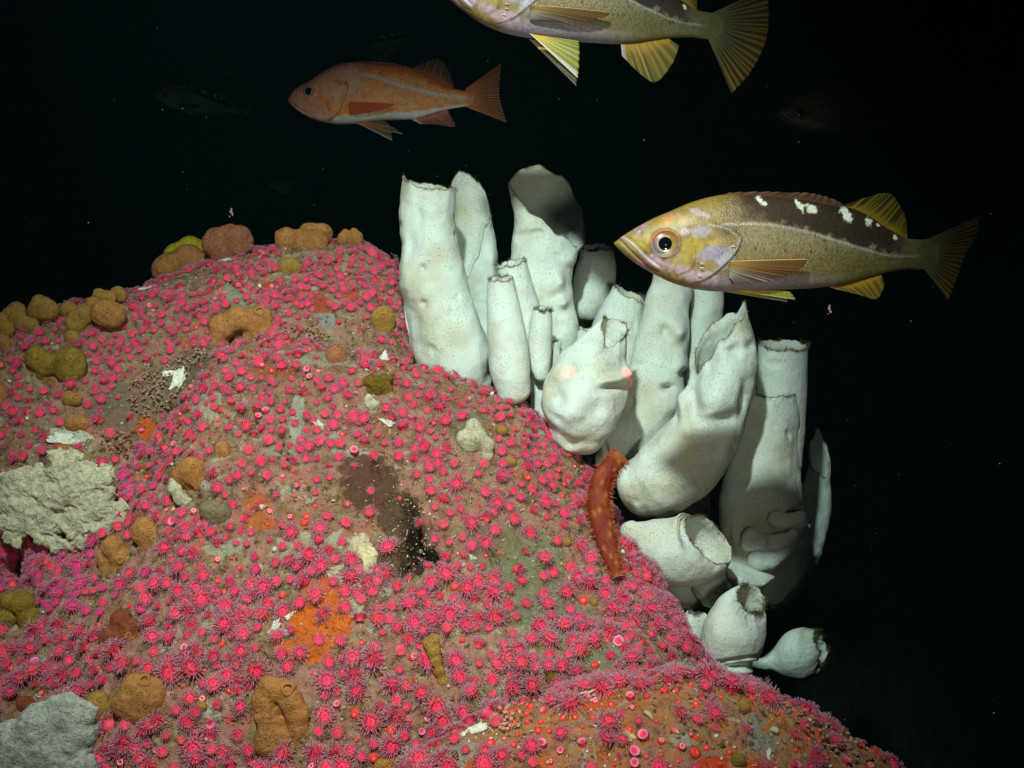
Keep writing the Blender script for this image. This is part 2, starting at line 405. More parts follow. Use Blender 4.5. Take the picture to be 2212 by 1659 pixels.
def mound(S, B, dS, D, Dback, nu, nv, a0=-75, shape=0.55, amp=1.0, freq=1.0, seed=0, vs=None):
    S = catmull(S, nu); B = catmull(B, nu); dS = np.interp(np.linspace(0, 1, nu), np.linspace(0, 1, len(dS)), dS)
    al = np.radians(np.concatenate([np.linspace(a0, 0, int(nv * 0.18), endpoint=False), 90 * np.linspace(0, 1, nv - int(nv * 0.18)) ** 1.0]))
    f = np.where(al >= 0, 1 - np.cos(al), (1 - np.cos(al)) * 0.35)
    g = np.where(al >= 0, shape * np.sin(al) + (1 - shape) * f, 0)
    back = np.where(al < 0, -np.sin(al) * Dback, 0)
    img = S[:, None] * (1 - f[None, :, None]) + B[:, None] * f[None, :, None]
    d = dS[:, None] - D * g[None] + back[None]
    p = P(img[..., 0], img[..., 1], d)
    # relief
    du = np.gradient(p, axis=0); dv = np.gradient(p, axis=1); n = np.cross(dv, du)
    n /= np.linalg.norm(n, axis=-1)[..., None] + 1e-12
    view = p - _C
    s = np.sign(-(n * view).sum(-1).mean()); n *= s
    q = p + seed * 3.1
    h = 0.030 * fbm(q * 4.5 * freq, 3) + 0.016 * fbm(q * 14 * freq, 3) + 0.0075 * fbm(q * 42, 3, ridged=True) + 0.0035 * fbm(q * 130, 2)
    edge = sstep(0, 0.35, np.abs(np.degrees(al)) / 30)[None]      # keep the ridge line where it is
    led = fbm(q * np.array([5, 5, 11.0]) * freq + 31, 3, ridged=True)
    h = h + 0.016 * np.clip(led, -.3, .5) - 0.010 * sstep(0.36, 0.46, fbm(q * 9 * freq + 50, 3, ridged=True))
    h = h * amp * (0.35 + 0.65 * edge)
    for e in PITS:
        t = inell(img[..., 0], img[..., 1], e); h = h - e[5] * np.exp(-t ** 2 * 1.2) * (al >= 0)[None]
    p = p + n * h[..., None]
    v = p.reshape(-1, 3)
    vx, vy, _ = proj(v)
    col = np.zeros((len(v), 4)); col[:, :3] = (0.3, 0.25, 0.2)
    for e in CRUSTS_AND_PIT_SHADE:
        t = inell(vx, vy, e); k = np.clip(1.25 - 0.75 * t, 0, 1)
        m = k > col[:, 3]; col[m, :3] = lin(e[5]); col[m, 3] = k[m]
    return v, gridfaces(nu, nv), col
def rock_object(name, args, kw, mat=None):
    v, f, c = mound(*args, **kw)
    n0 = np.cross(v[f[:, 1]] - v[f[:, 0]], v[f[:, 3]] - v[f[:, 0]]); mid = v[f].mean(1)
    if ((n0 * (mid - _C)).sum() > 0): f = f[:, ::-1]
    o = put(name, rawmesh(name, v, f, True, c, None, [mat or M_ROCK])); tag(o, kind='structure'); return o, v, f

RA = rock_object('reef_rock', (
    [(-330, 770), (-120, 722), (0, 702), (150, 668), (300, 628), (450, 570), (600, 541), (750, 532), (830, 556), (872, 600), (892, 670), (905, 740), (930, 830), (960, 950)],
    [(-500, 1900), (-300, 1800), (-100, 1700), (50, 1600), (150, 1500), (300, 1400), (420, 1300), (520, 1250), (600, 1200), (700, 1200), (760, 1200), (800, 1200), (850, 1200), (880, 1200)],
    [1.72, 1.74, 1.78, 1.84, 1.86, 1.86, 1.84, 1.82, 1.80], 0.42, 0.30, 420, 320), dict(shape=0.5, amp=1.0, seed=1))
RB = rock_object('reef_rock', (
    [(-420, 1290), (-200, 1235), (-40, 1200), (70, 1175), (170, 1080), (255, 975), (330, 898), (400, 815), (480, 752), (600, 738), (720, 755), (870, 788), (960, 812), (1050, 850), (1150, 912), (1230, 985), (1283, 1060), (1325, 1150), (1385, 1222), (1450, 1330), (1492, 1405), (1545, 1480), (1640, 1600), (1700, 1750)],
    [(-700, 2300), (-600, 2330), (-450, 2350), (-300, 2360), (-150, 2370), (-20, 2380), (100, 2380), (230, 2380), (350, 2380), (470, 2380), (600, 2380), (700, 2380), (800, 2380), (900, 2380), (990, 2380), (1080, 2370), (1160, 2360), (1240, 2350), (1320, 2330), (1400, 2300), (1480, 2260), (1560, 2200), (1640, 2150), (1700, 2100)],
    [1.55, 1.58, 1.62, 1.64, 1.64, 1.64, 1.62, 1.60, 1.58, 1.54, 1.48, 1.42, 1.36, 1.32], 0.62, 0.40, 640, 520), dict(shape=0.42, amp=1.0, seed=2))
RD = rock_object('front_boulder', (
    [(740, 1840), (820, 1735), (900, 1650), (1000, 1580), (1080, 1543), (1250, 1494), (1450, 1468), (1600, 1490), (1700, 1530), (1800, 1580), (1900, 1640), (1960, 1710), (2010, 1850)],
    [(760, 2500), (850, 2550), (950, 2580), (1050, 2600), (1150, 2600), (1300, 2600), (1450, 2600), (1600, 2600), (1700, 2600), (1800, 2560), (1850, 2500), (1900, 2450), (1950, 2400)],
    [1.05, 1.08, 1.11, 1.12, 1.11, 1.09], 0.34, 0.35, 520, 280), dict(shape=0.5, amp=0.7, seed=3), M_ROCKW)
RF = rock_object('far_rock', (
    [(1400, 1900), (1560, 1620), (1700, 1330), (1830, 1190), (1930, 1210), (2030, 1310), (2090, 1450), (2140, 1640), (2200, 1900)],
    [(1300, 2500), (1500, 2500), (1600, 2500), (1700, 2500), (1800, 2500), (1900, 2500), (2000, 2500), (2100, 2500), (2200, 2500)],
    [4.6, 4.8, 4.8, 4.6], 0.9, 0.9, 140, 90), dict(shape=0.5, amp=3.0, seed=5), M_ROCK_SHADE)
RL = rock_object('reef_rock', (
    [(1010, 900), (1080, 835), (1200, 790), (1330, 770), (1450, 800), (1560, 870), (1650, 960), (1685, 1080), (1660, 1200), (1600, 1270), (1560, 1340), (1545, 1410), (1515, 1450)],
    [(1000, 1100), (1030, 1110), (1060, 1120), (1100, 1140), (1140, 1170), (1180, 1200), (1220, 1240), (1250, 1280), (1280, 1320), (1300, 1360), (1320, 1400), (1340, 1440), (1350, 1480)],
    [1.72, 1.80, 1.90, 1.97, 2.0, 1.98, 1.90, 1.78, 1.66, 1.58], 0.30, 0.25, 160, 110), dict(shape=0.5, amp=1.0, seed=7), M_ROCK_SHADE)
BV = BVHTree.FromPolygons(np.concatenate([RA[1], RB[1], RD[1]]).tolist(),
     np.concatenate([RA[2], RB[2] + len(RA[1]), RD[2] + len(RA[1]) + len(RB[1])]).tolist())
def hit(vx, vy):
    """point and outward normal of the rock seen at a place in the view"""
    p = Vector(P(vx, vy, 1.0).tolist()); d = (p - CAM).normalized()
    loc, nor, i, dist = BV.ray_cast(CAM, d)
    if loc is None: return None, None
    if nor.dot(d) > 0: nor = -nor
    return np.array(loc), np.array(nor)
# ------------------------------------------------------------------ white vase and tube sponges
def sponge(label, rings, wall=5.0, hollow=0.55, rim=None, amp=5.0, seed=0, bumps=(), fringe=0.6, tilt=0.28, kd=0.95, nseg=112, nr=120, cap=True, stain=0.0):
    """rings: (vx, vy, d, r[, tilt[, kd]]) from the mouth down; rim: [(angle_deg, height px along the tube)] """
    rr = []
    for r in rings:
        r = list(r) + [None] * (6 - len(r)); r[4] = tilt if r[4] is None else r[4]; r[5] = kd if r[5] is None else r[5]; rr.append(r)
    rr = np.array(rr, float)
    # close the foot with a rounded end
    e = rr[-1].copy(); dirv = rr[-1, :2] - rr[-2, :2]; dirv /= np.linalg.norm(dirv) + 1e-9
    C = catmull(rr, nr)
    if cap:
        L = C[-1, 3]; k = np.linspace(0, math.pi / 2, 10)[1:]
        ext = np.repeat(C[-1:], len(k), 0); ext[:, :2] += dirv * (L * 0.75 * np.sin(k))[:, None]; ext[:, 3] = np.maximum(L * np.cos(k), 0.3)
        C = np.vstack([C, ext])
    C[:, 3] = np.maximum(C[:, 3], 0.3)
    T = np.gradient(C[:, :2], axis=0); T /= np.linalg.norm(T, axis=1)[:, None] + 1e-9     # pointing to the foot
    # smooth tangents
    for _ in range(6): T[1:-1] = (T[:-2] + T[1:-1] * 2 + T[2:]) / 4
    T /= np.linalg.norm(T, axis=1)[:, None] + 1e-9
    A = np.stack([-T[:, 1], T[:, 0]], 1); A *= np.sign(A[:, :1].sum() if abs(A[:, 0].sum()) > 1 else A[:, 1].sum())
    up = -T
    s = np.concatenate([[0], np.cumsum(np.linalg.norm(np.diff(C[:, :2], axis=0), axis=1))])
    th = np.arange(nseg) / nseg * 2 * math.pi
    if rim is not None:
        an = np.array([a for a, _ in rim]); hv = np.array([v for _, v in rim], float)
        an = np.concatenate([an - 360, an, an + 360]); hv = np.tile(hv, 3)
        # smooth periodic interpolation
        x = np.degrees(th); i = np.searchsorted(an, x, side='right') - 1; t = (x - an[i]) / (an[i + 1] - an[i]); t = t * t * (3 - 2 * t)
        rh = hv[i] * (1 - t) + hv[i + 1] * t
        span = max(60.0, 2.6 * np.abs(rh).max())
    else: rh = np.zeros(nseg); span = 60.0
    rh = rh + 1.6 * np.sin(th * 5 + seed) + 1.1 * np.sin(th * 11 + 2 * seed) + 0.8 * np.sin(th * 23 + seed * 5)
    def ringpts(k, r, dr=0.0):
        ck = C[k]; fall = max(0.0, 1 - s[k] / span) ** 1.6
        rad = np.maximum(r, 0.2)
        co, si = np.cos(th), np.sin(th)
        vx = ck[0] + A[k, 0] * rad * co + up[k, 0] * (rad * ck[4] * si + rh * fall)
        vy = ck[1] + A[k, 1] * rad * co + up[k, 1] * (rad * ck[4] * si + rh * fall)
        d = ck[2] + si * rad * ck[5] * ck[2] / 2212
        return vx, vy, d
    outer = [ringpts(k, C[k, 3]) for k in range(len(C))]
    hi = int(nr * hollow)
    inner = []
    for k in range(hi, -1, -1):
        w = wall * (1 - 0.55 * max(0, 1 - s[k] / 12.0)); w = w + (C[k, 3] - w) * (1 - math.sqrt(max(0, 1 - (max(0, k - hi * 0.6) / (hi * 0.4 + 1e-9)) ** 2)))
        inner.append(ringpts(k, C[k, 3] - w))
    # order: foot -> outer mouth -> lip -> inner -> inner floor
    seq = outer[::-1]
    lipx = ringpts(0, C[0, 3] - wall * 0.25); up0 = up[0] * wall * 0.22
    lip = (lipx[0] + up0[0], lipx[1] + up0[1], lipx[2])
    seq.append(lip); seq += inner[::-1]
    V = np.array([P(a, b, c) for a, b, c in seq])
    cen = np.array([P(C[k, 0], C[k, 1], C[k, 2]) for k in range(len(C) - 1, -1, -1)] + [P(C[0, 0], C[0, 1], C[0, 2])] + [P(C[k, 0], C[k, 1], C[k, 2]) for k in range(0, hi + 1)])
    rad = V - cen[:, None]; rl = np.linalg.norm(rad, axis=-1)[..., None]; rad = rad / (rl + 1e-6)
    px = 1.6 / 2212
    q = V + seed * 1.7
    h = amp * px * (1.7 * fbm(q * 7, 2) + 1.5 * fbm(q * 17, 2) + 0.5 * fbm(q * 45, 2) - 1.6 * sstep(.30, .55, perlin(q * 26 + 4))) * np.clip(rl[..., 0] / (18 * px), 0, 1)
    IX = np.array([a for a, b, c in seq]); IY = np.array([b for a, b, c in seq]); ID = np.array([c for a, b, c in seq])
    front = (ID - ID.mean(1)[:, None]) < 0.004
    nout = len(outer)
    isout = np.zeros((len(seq), 1), bool); isout[:nout + 1] = True
    V = V + rad * h[..., None]
    for bx, by, br, ba, *rest in bumps:
        ba = ba * 0.8
        ry = rest[0] if rest else br; ro = rest[1] if len(rest) > 1 else 0
        t = inell(IX, IY, (bx, by, br, ry, ro))
        g = np.exp(-t ** 2) * ba * px * front
        V = V - g[..., None] * _F * 0.85 + rad * (0.5 * g)[..., None]
    tint = np.ones((len(seq), nseg, 3))
    if stain:
        n = fbm(V * 11 + 5, 3); k = sstep(0.02, 0.25, n) * stain
        tint = tint * (1 - k[..., None] * np.array([0.20, 0.28, 0.42]))
    # browned lip edge
    k = np.zeros(len(seq)); k[nout - 1:nout + 2] = 0.75; k[nout - 2] = 0.35
    br = sstep(-0.1, 0.1, perlin(V * 60 + seed)) * k[:, None]
    if fringe: tint = tint * (1 - br[..., None] * np.array([0.60, 0.63, 0.75]) * min(1, fringe + 0.3))
    base = V[0].mean(0); root = empty('white_sponge', base); tag(root, label, 'sponge', 'white vase and tube sponges on the rock flank')
    F = gridfaces(len(seq), nseg, True)
    Vf = np.vstack([V.reshape(-1, 3), V[0].mean(0), V[-1].mean(0)]); n = len(seq) * nseg
    c0 = np.array([[n, (j + 1) % nseg, j] for j in range(nseg)]); k2 = (len(seq) - 1) * nseg
    c1 = np.array([[n + 1, k2 + j, k2 + (j + 1) % nseg] for j in range(nseg)])
    col = np.vstack([tint.reshape(-1, 3), np.ones((2, 3))])
    me = rawmesh('sponge_body', Vf - base, [F[:, ::-1], c0[:, ::-1], c1[:, ::-1]], True, col, None, [M_SPONGE])
    put('body', me, root)
    if fringe:
        bag = Bag(); lipv = V[nout]; upw = (up[0, 0] * _R - up[0, 1] * _U)
        r_ = np.random.default_rng(int(seed * 10) + 5)
        for j in range(int(nseg * 4.0 * fringe)):
            t = r_.random() * nseg; a = int(t); f = t - a; p0 = lipv[a % nseg] * (1 - f) + lipv[(a + 1) % nseg] * f
            if fbm(p0 * 34 + seed, 2) < -0.05: continue
            p0 = p0 - upw * r_.random() * 0.004
            o = (p0 - C_world(C[0])); o /= np.linalg.norm(o) + 1e-6
            dr = upw * (0.7 + 0.5 * r_.random()) + o * (0.5 * r_.random()) + r_.normal(size=3) * 0.45
            dr /= np.linalg.norm(dr); L = (0.002 + 0.0055 * r_.random() ** 2) * (1.0 if fringe < 1.2 else 1.3)
            mid = p0 + dr * L * 0.5 + r_.normal(size=3) * L * 0.15
            v, ff = strand([p0 - o * 0.0005, mid, p0 + dr * L + r_.normal(size=3) * L * 0.3], np.array([1.0, 0.7, 0.35]) * 0.00042, 3)
            bag.add(v, ff)
        lp = np.vstack([lipv[::2], lipv[:1]]) + upw * 0.0001; tt = np.gradient(lp, axis=0); tt /= np.linalg.norm(tt, axis=1)[:, None] + 1e-9
        a_ = np.cross(tt, [.2, .3, .93]); a_ /= np.linalg.norm(a_, axis=1)[:, None] + 1e-9; b_ = np.cross(tt, a_); ph = np.arange(5) / 5 * 2 * math.pi
        rr_ = 0.00055 * (0.6 + 1.3 * np.clip(fbm(lp * 60 + seed, 2) + .3, 0, 1))[:, None, None]
        bag.add((lp[:, None] + rr_ * (np.cos(ph)[None, :, None] * a_[:, None] + np.sin(ph)[None, :, None] * b_[:, None])).reshape(-1, 3), gridfaces(len(lp), 5, True))
        if bag.n:
            put('rim_fringe', bag.mesh('rim_fringe', [M_FRINGE], origin=base), root)
    return root
def C_world(c): return P(c[0], c[1], c[2])

S = sponge
S('tall cylindrical white sponge standing leftmost of the cluster, peaked lip', [(925, 403, 1.72, 58, .04), (922, 440, 1.72, 61, .1), (921, 485, 1.72, 60), (927, 540, 1.72, 64), (934, 590, 1.715, 70), (944, 640, 1.71, 74), (958, 700, 1.70, 80), (975, 755, 1.70, 83), (995, 800, 1.70, 74), (1020, 835, 1.70, 44)],
  rim=[(0, -4), (60, 0), (140, 6), (178, 20), (205, 6), (270, -4)], seed=1.1, amp=7, stain=.5, fringe=0.55, wall=6,
  bumps=[(880, 600, 26, 16, 40), (888, 520, 14, -10, 60), (912, 580, 8, -16), (885, 690, 20, -12, 40), (905, 470, 12, -8, 60), (914, 656, 7, -14), (990, 641, 5, -6), (870, 620, 14, 10)])
S('white sponge vase behind the tall leftmost one, slanting front lip', [(1020, 470, 1.84, 43, .3), (1026, 530, 1.84, 44), (1034, 590, 1.83, 44), (1044, 650, 1.82, 42), (1050, 720, 1.80, 38)],
  rim=[(0, 0), (60, 66), (110, 92), (165, 70), (200, -40), (235, -120), (270, -80), (315, -10)], seed=2.2, amp=6, wall=5, hollow=.7, fringe=0.7, stain=.4, bumps=[(1062, 560, 12, 14, 40)])
S('large hooded white sponge vase, its arched back wall rising highest', [(1182, 462, 1.79, 88, .25, .8), (1178, 510, 1.78, 72, .2), (1172, 555, 1.77, 66), (1172, 610, 1.76, 66), (1185, 665, 1.75, 57), (1202, 715, 1.73, 47), (1212, 755, 1.72, 32)],
  rim=[(0, -55), (35, 10), (75, 62), (110, 80), (150, 72), (180, 60), (215, 46), (250, 14), (290, -24), (330, -58)], seed=3.1, amp=8, wall=7, hollow=.6, fringe=.5, stain=.3,
  bumps=[(1205, 605, 14, 26, 20), (1212, 655, 12, 22), (1180, 700, 16, 20, 30), (1195, 640, 12, -10), (1235, 560, 18, 14)])
S('slim white tube sponge standing in front, thin brown ring round its mouth', [(1081, 603, 1.60, 29, .22), (1084, 640, 1.60, 34), (1091, 690, 1.59, 39.5), (1097, 745, 1.585, 43), (1102, 800, 1.58, 44), (1110, 845, 1.58, 36)], seed=4.3, amp=2.5, fringe=.8, wall=4, stain=.3)
S('white tube sponge right behind the slim front one, flat open mouth', [(1104, 570, 1.67, 34, .2), (1115, 615, 1.67, 36), (1130, 665, 1.67, 37), (1144, 715, 1.66, 37), (1152, 770, 1.65, 32)], seed=5.2, amp=2.5, fringe=.6, wall=4)
S('smallest upright white tube sponge, brown fringed mouth, beside the slim front tube', [(1171, 668, 1.62, 19, .25), (1169, 700, 1.62, 24), (1166, 745, 1.62, 25), (1167, 790, 1.615, 21), (1170, 812, 1.61, 14)], seed=6.1, amp=2, fringe=1.2, wall=3.5)
S('dim white tube sponge with shaded top behind the hooded vase', [(1288, 535, 1.90, 34, .25), (1289, 570, 1.90, 42), (1280, 625, 1.89, 46), (1266, 675, 1.88, 38), (1256, 712, 1.93, 18)], seed=7.7, amp=3, fringe=.4)
S('broad short white sponge leaning between the hooded vase and the tall tube', [(1360, 638, 1.80, 44, .14), (1345, 680, 1.79, 52), (1332, 730, 1.78, 58), (1320, 790, 1.76, 56), (1310, 840, 1.74, 36)], seed=8.1, amp=5, fringe=.5, rim=[(0, -6), (90, 2), (180, 10), (270, 0)])
S('small pale sponge rim peeking out below the chin of the yellowish fish', [(1378, 628, 2.0, 26, .2), (1376, 670, 1.99, 27), (1370, 720, 1.98, 26)], seed=8.8, amp=3, fringe=1.0)
S('tall thick white tube sponge whose top hides behind the yellowish fish', [(1456, 530, 1.76, 40), (1452, 570, 1.76, 42), (1448, 620, 1.76, 46), (1438, 680, 1.75, 52), (1430, 740, 1.74, 57), (1418, 800, 1.73, 60), (1412, 860, 1.73, 68), (1390, 920, 1.73, 74), (1352, 970, 1.72, 66), (1318, 1000, 1.72, 38)], seed=9.4, amp=7, fringe=.5, stain=.3,
  bumps=[(1438, 716, 12, -22, 14), (1462, 716, 14, 24, 18), (1470, 790, 20, 22, 24), (1475, 806, 8, -26), (1444, 838, 12, -34, 7), (1452, 875, 22, 14, 30)])
S('straight white tube sponge behind the tall thick one, top hidden by the fish', [(1532, 545, 1.80, 33), (1529, 610, 1.80, 34), (1526, 680, 1.80, 35), (1518, 750, 1.78, 35), (1508, 820, 1.76, 30)], seed=10.2, amp=2.5, fringe=.5)
S('lumpy bulging white sponge carrying the two red laser spots', [(1328, 708, 1.57, 33, .35), (1316, 735, 1.565, 46), (1297, 770, 1.56, 66), (1276, 815, 1.55, 88), (1262, 860, 1.545, 93), (1254, 905, 1.54, 80), (1248, 932, 1.54, 62)], seed=11.3, amp=8, wall=5, hollow=.35, fringe=1.0, stain=.5,
  rim=[(0, -8), (60, 8), (120, 4), (180, 8), (220, -12), (270, -38), (320, -22)],
  bumps=[(1340, 812, 34, 22, 14, -22), (1320, 836, 22, -26, 9, -12), (1240, 880, 26, 12), (1215, 810, 24, -14, 50, 20), (1300, 780, 40, 16), (1225, 900, 24, 10, 20, 30), (1285, 890, 20, -9, 18, 60), (1210, 860, 14, -10), (1362, 798, 14, 20, 12), (1190, 835, 14, -12, 20)])
S('big white sponge vase with pointed upper tip and long slit mouth', [(1560, 742, 1.61, 58, .12, .8), (1562, 790, 1.61, 66), (1555, 840, 1.61, 70), (1540, 890, 1.61, 76), (1520, 940, 1.61, 80), (1480, 995, 1.61, 84), (1430, 1035, 1.61, 80), (1385, 1055, 1.61, 62)], seed=12.9, amp=8, wall=5, hollow=.6, fringe=.6, stain=.35,
  rim=[(0, 66), (22, 84), (60, 56), (110, 34), (160, -14), (200, -60), (235, -34), (270, 14), (320, 52)],
  bumps=[(1545, 850, 50, 26, 60, 30), (1500, 870, 16, -30, 40), (1560, 905, 44, -14, 16, -10), (1535, 790, 22, -14, 30), (1605, 860, 10, -20, 34), (1475, 860, 14, 24, 40), (1415, 1010, 16, -10, 22), (1490, 930, 20, 14)])
S('wide white tube sponge at right, fringed mouth, crossed by the fish shadow', [(1667, 850, 1.75, 53, .16), (1665, 900, 1.75, 60), (1656, 960, 1.75, 70), (1650, 1020, 1.75, 82), (1646, 1080, 1.74, 92), (1644, 1140, 1.73, 92), (1630, 1195, 1.72, 70), (1610, 1240, 1.62, 46)], seed=13.4, amp=7, fringe=1.1, hollow=.3,
  bumps=[(1730, 1128, 20, 30, 10, -35), (1715, 1112, 22, -34, 9, -30), (1700, 1170, 26, 26, 10, -30), (1700, 1190, 26, -24, 6, -30), (1640, 1180, 30, 18), (1680, 1210, 22, 16, 9, -25), (1690, 1150, 30, -20, 6, -25), (1705, 1140, 22, 24, 8, -30), (1620, 1130, 20, -10)])
S('white tube sponge standing behind and above the wide right one', [(1692, 747, 1.78, 54, .22), (1690, 790, 1.78, 54), (1690, 850, 1.78, 54), (1690, 920, 1.77, 50), (1688, 1000, 1.76, 45)], seed=14.2, amp=2.5, fringe=1.5)
S('narrow dim sponge at the far right edge of the cluster, pointed split mouth', [(1770, 966, 2.02, 26, .4), (1770, 1010, 2.02, 27), (1764, 1060, 2.01, 30), (1754, 1110, 2.0, 38), (1736, 1170, 1.99, 46), (1716, 1225, 1.97, 42), (1692, 1275, 1.96, 26), (1670, 1312, 1.95, 9)], seed=15.6, amp=9, fringe=.4,
  rim=[(0, -30), (60, 0), (95, 34), (130, 6), (180, -10), (250, -46), (300, -60)], bumps=[(1745, 1205, 22, 14, 8, -20), (1740, 1190, 20, -16, 6, -10)])
S('white sponge funnel with its round mouth gaping sideways at the viewer', [(1526, 1170, 1.50, 66, .58, .8), (1504, 1184, 1.50, 80, .45), (1468, 1190, 1.50, 80, .3), (1428, 1182, 1.50, 70, .1), (1388, 1166, 1.50, 52, 0), (1360, 1148, 1.50, 28, 0)], seed=16.5, amp=5, wall=6, hollow=.7, fringe=.8, stain=.3,
  rim=[(0, -4), (90, 0), (180, 14), (270, 10)], bumps=[(1440, 1140, 20, -10, 40), (1490, 1120, 14, 10, 30)])
S('lowest white tube sponge with ragged mouth and brown stained lip', [(1622, 1296, 1.44, 38, .75, .85), (1608, 1315, 1.44, 54, .5), (1592, 1350, 1.44, 66, .2), (1581, 1390, 1.44, 69, 0), (1576, 1425, 1.44, 62, 0), (1578, 1442, 1.44, 50, 0)], seed=17.5, amp=6, wall=6, hollow=.7, fringe=1.5, stain=.3,
  rim=[(0, -6), (90, 4), (180, 8), (270, 0)], bumps=[(1600, 1440, 40, -10, 5), (1590, 1425, 50, -8, 4, -8), (1600, 1452, 40, 8, 5), (1560, 1290, 40, 10, 16)])
S('shaded rounded white sponge under the sideways funnel', [(1480, 1215, 1.60, 44), (1482, 1250, 1.60, 52), (1482, 1285, 1.60, 48), (1480, 1302, 1.60, 30)], seed=18.3, amp=4, fringe=0, hollow=.2)
S('small greenish white sponge foot squeezed against the rock beside the lowest tube', [(1512, 1330, 1.52, 28), (1502, 1365, 1.52, 34), (1508, 1400, 1.52, 34), (1524, 1430, 1.52, 24)], seed=19.3, amp=4, fringe=0, hollow=.2)
S('isolated bluish white sponge at lower right, dark scraps on its edge', [(1764, 1402, 1.77, 38, .5, .9), (1748, 1410, 1.77, 53, .4), (1726, 1416, 1.77, 58, .2), (1698, 1424, 1.77, 48, .1), (1668, 1430, 1.77, 26, 0), (1646, 1434, 1.76, 12), (1612, 1430, 1.73, 6), (1570, 1415, 1.70, 6), (1535, 1400, 1.64, 10)], seed=20.3, amp=4, wall=8, hollow=.2, fringe=1.6, rim=[(0, -12), (60, 0), (180, 14), (270, 20)])

S('fused white sponge foot joining the smallest tube and the lumpy one', [(1186, 742, 1.66, 26, 0), (1192, 790, 1.66, 38), (1188, 840, 1.65, 42), (1180, 885, 1.64, 34)], seed=21.3, amp=6, fringe=0, hollow=.15)
S('white sponge shoulder filling the gap between the hooded vase and the lumpy sponge', [(1262, 712, 1.74, 38, .1), (1256, 760, 1.73, 50), (1240, 810, 1.71, 52), (1220, 850, 1.70, 40)], seed=22.3, amp=7, fringe=.3, hollow=.2)
S('white sponge wall in the gap between the tall thick tube and the slit vase', [(1500, 742, 1.82, 46, .1), (1498, 800, 1.81, 60), (1490, 870, 1.80, 64), (1470, 930, 1.78, 50)], seed=23.3, amp=6, fringe=.3, hollow=.2)
S('dim rounded sponge mass behind the wide right tube, low on its outer side', [(1690, 1120, 1.84, 46, .1), (1694, 1170, 1.84, 56), (1684, 1225, 1.83, 54), (1664, 1275, 1.82, 36)], seed=24.3, amp=12, fringe=0, hollow=.15, bumps=[(1720, 1150, 30, 30, 12, -35), (1715, 1185, 26, -24, 8, -35), (1705, 1205, 30, 26, 10, -35)])
S('low white sponge body below the sideways funnel, partly shaded', [(1530, 1235, 1.56, 34, .1), (1532, 1262, 1.56, 40), (1540, 1290, 1.55, 30)], seed=25.3, amp=5, fringe=0, hollow=.15)
# ------------------------------------------------------------------ rockfish
def fish_mat(name, scale_px, m_per_px, dark):
    m, nt, b = newmat(name); co = objco(nt)
    mp = nt.nodes.new('ShaderNodeMapping'); nt.links.new(co, mp.inputs['Vector'])
    mp.inputs['Scale'].default_value = (1.0, 0.6, 0.72)
    v = voro(nt, 1.0 / (scale_px * m_per_px), mp.outputs[0], rand=0.85)
    at = attr(nt)
    n = noise(nt, 1.0 / (26 * m_per_px), 4, 0.7, co)
    mp2 = nt.nodes.new('ShaderNodeMapping'); nt.links.new(co, mp2.inputs['Vector']); mp2.inputs['Scale'].default_value = (1.0, 1.0, 0.42)
    v2 = voro(nt, 1.0 / (17 * m_per_px), mp2.outputs[0], rand=0.9)
    sp = ramp(nt, v2.outputs['Distance'], [(0.16, 1.0), (0.30, 0.0)])
    sp = math_(nt, 'MULTIPLY', sp, ramp(nt, noise(nt, 1.0 / (60 * m_per_px), 3, 0.6, co), [(0.44, 0.0), (0.60, 1.0)]))
    sp = math_(nt, 'MULTIPLY', sp, at.outputs['Alpha'])
    col = mix(nt, math_(nt, 'MULTIPLY', sp, 0.95), at.outputs['Color'], C3(*dark))
    col = mix(nt, 0.55, col, ramp(nt, n, [(0.3, 0.25), (0.7, 0.85)]), 'OVERLAY')
    edge = ramp(nt, v.outputs['Distance'], [(0.2, 1.0), (0.75, 0.0)])
    sc = math_(nt, 'MULTIPLY', edge, at.outputs['Alpha'])
    col = mix(nt, math_(nt, 'MULTIPLY', math_(nt, 'SUBTRACT', 1.0, edge), math_(nt, 'MULTIPLY', at.outputs['Alpha'], 0.35)), col, tuple(np.array(C3(*dark)) * 1.5))
    nt.links.new(col, b.inputs['Base Color']); b.inputs['Roughness'].default_value = 0.46
    b.inputs['Specular IOR Level'].default_value = 0.4
    h = math_(nt, 'ADD', sc, math_(nt, 'MULTIPLY', noise(nt, 1.0 / (9 * m_per_px), 3, 0.6, co), 0.35))
    bump(nt, b, h, 2.6 * m_per_px, 0.6)
    return m
M_FIN = col_mat('fin_membrane', 0.4, 0.4, 0.4, None, True)
M_EYE = col_mat('fish_eye_iris', 0.2, 0.6)
M_PUPIL = flat_mat('fish_pupil', (8, 10, 16), 0.06, 0.8)
M_PALE = flat_mat('pale_spine', (206, 196, 190), 0.4, 0.4)

def pl_dist(X, Z, line):
    """signed distance to a polyline (positive on its right-hand side going along it)"""
    best = np.full(X.shape, 1e9); sg = np.ones(X.shape)
    for (x0, z0), (x1, z1) in zip(line[:-1], line[1:]):
        dx, dz = x1 - x0, z1 - z0; L = dx * dx + dz * dz
        t = np.clip(((X - x0) * dx + (Z - z0) * dz) / L, 0, 1)
        ex, ez = X - x0 - t * dx, Z - z0 - t * dz; d = np.hypot(ex, ez)
        m = d < best; best = np.where(m, d, best); sg = np.where(m, np.sign(dx * ez - dz * ex), sg)
    return best * sg
def lerp(a, b, k): return a * (1 - k[..., None]) + np.asarray(b) * k[..., None]
def crv(pts): return catmull(np.array(pts, float), 60)
def gau(x, s): return np.exp(-(x / s) ** 2)

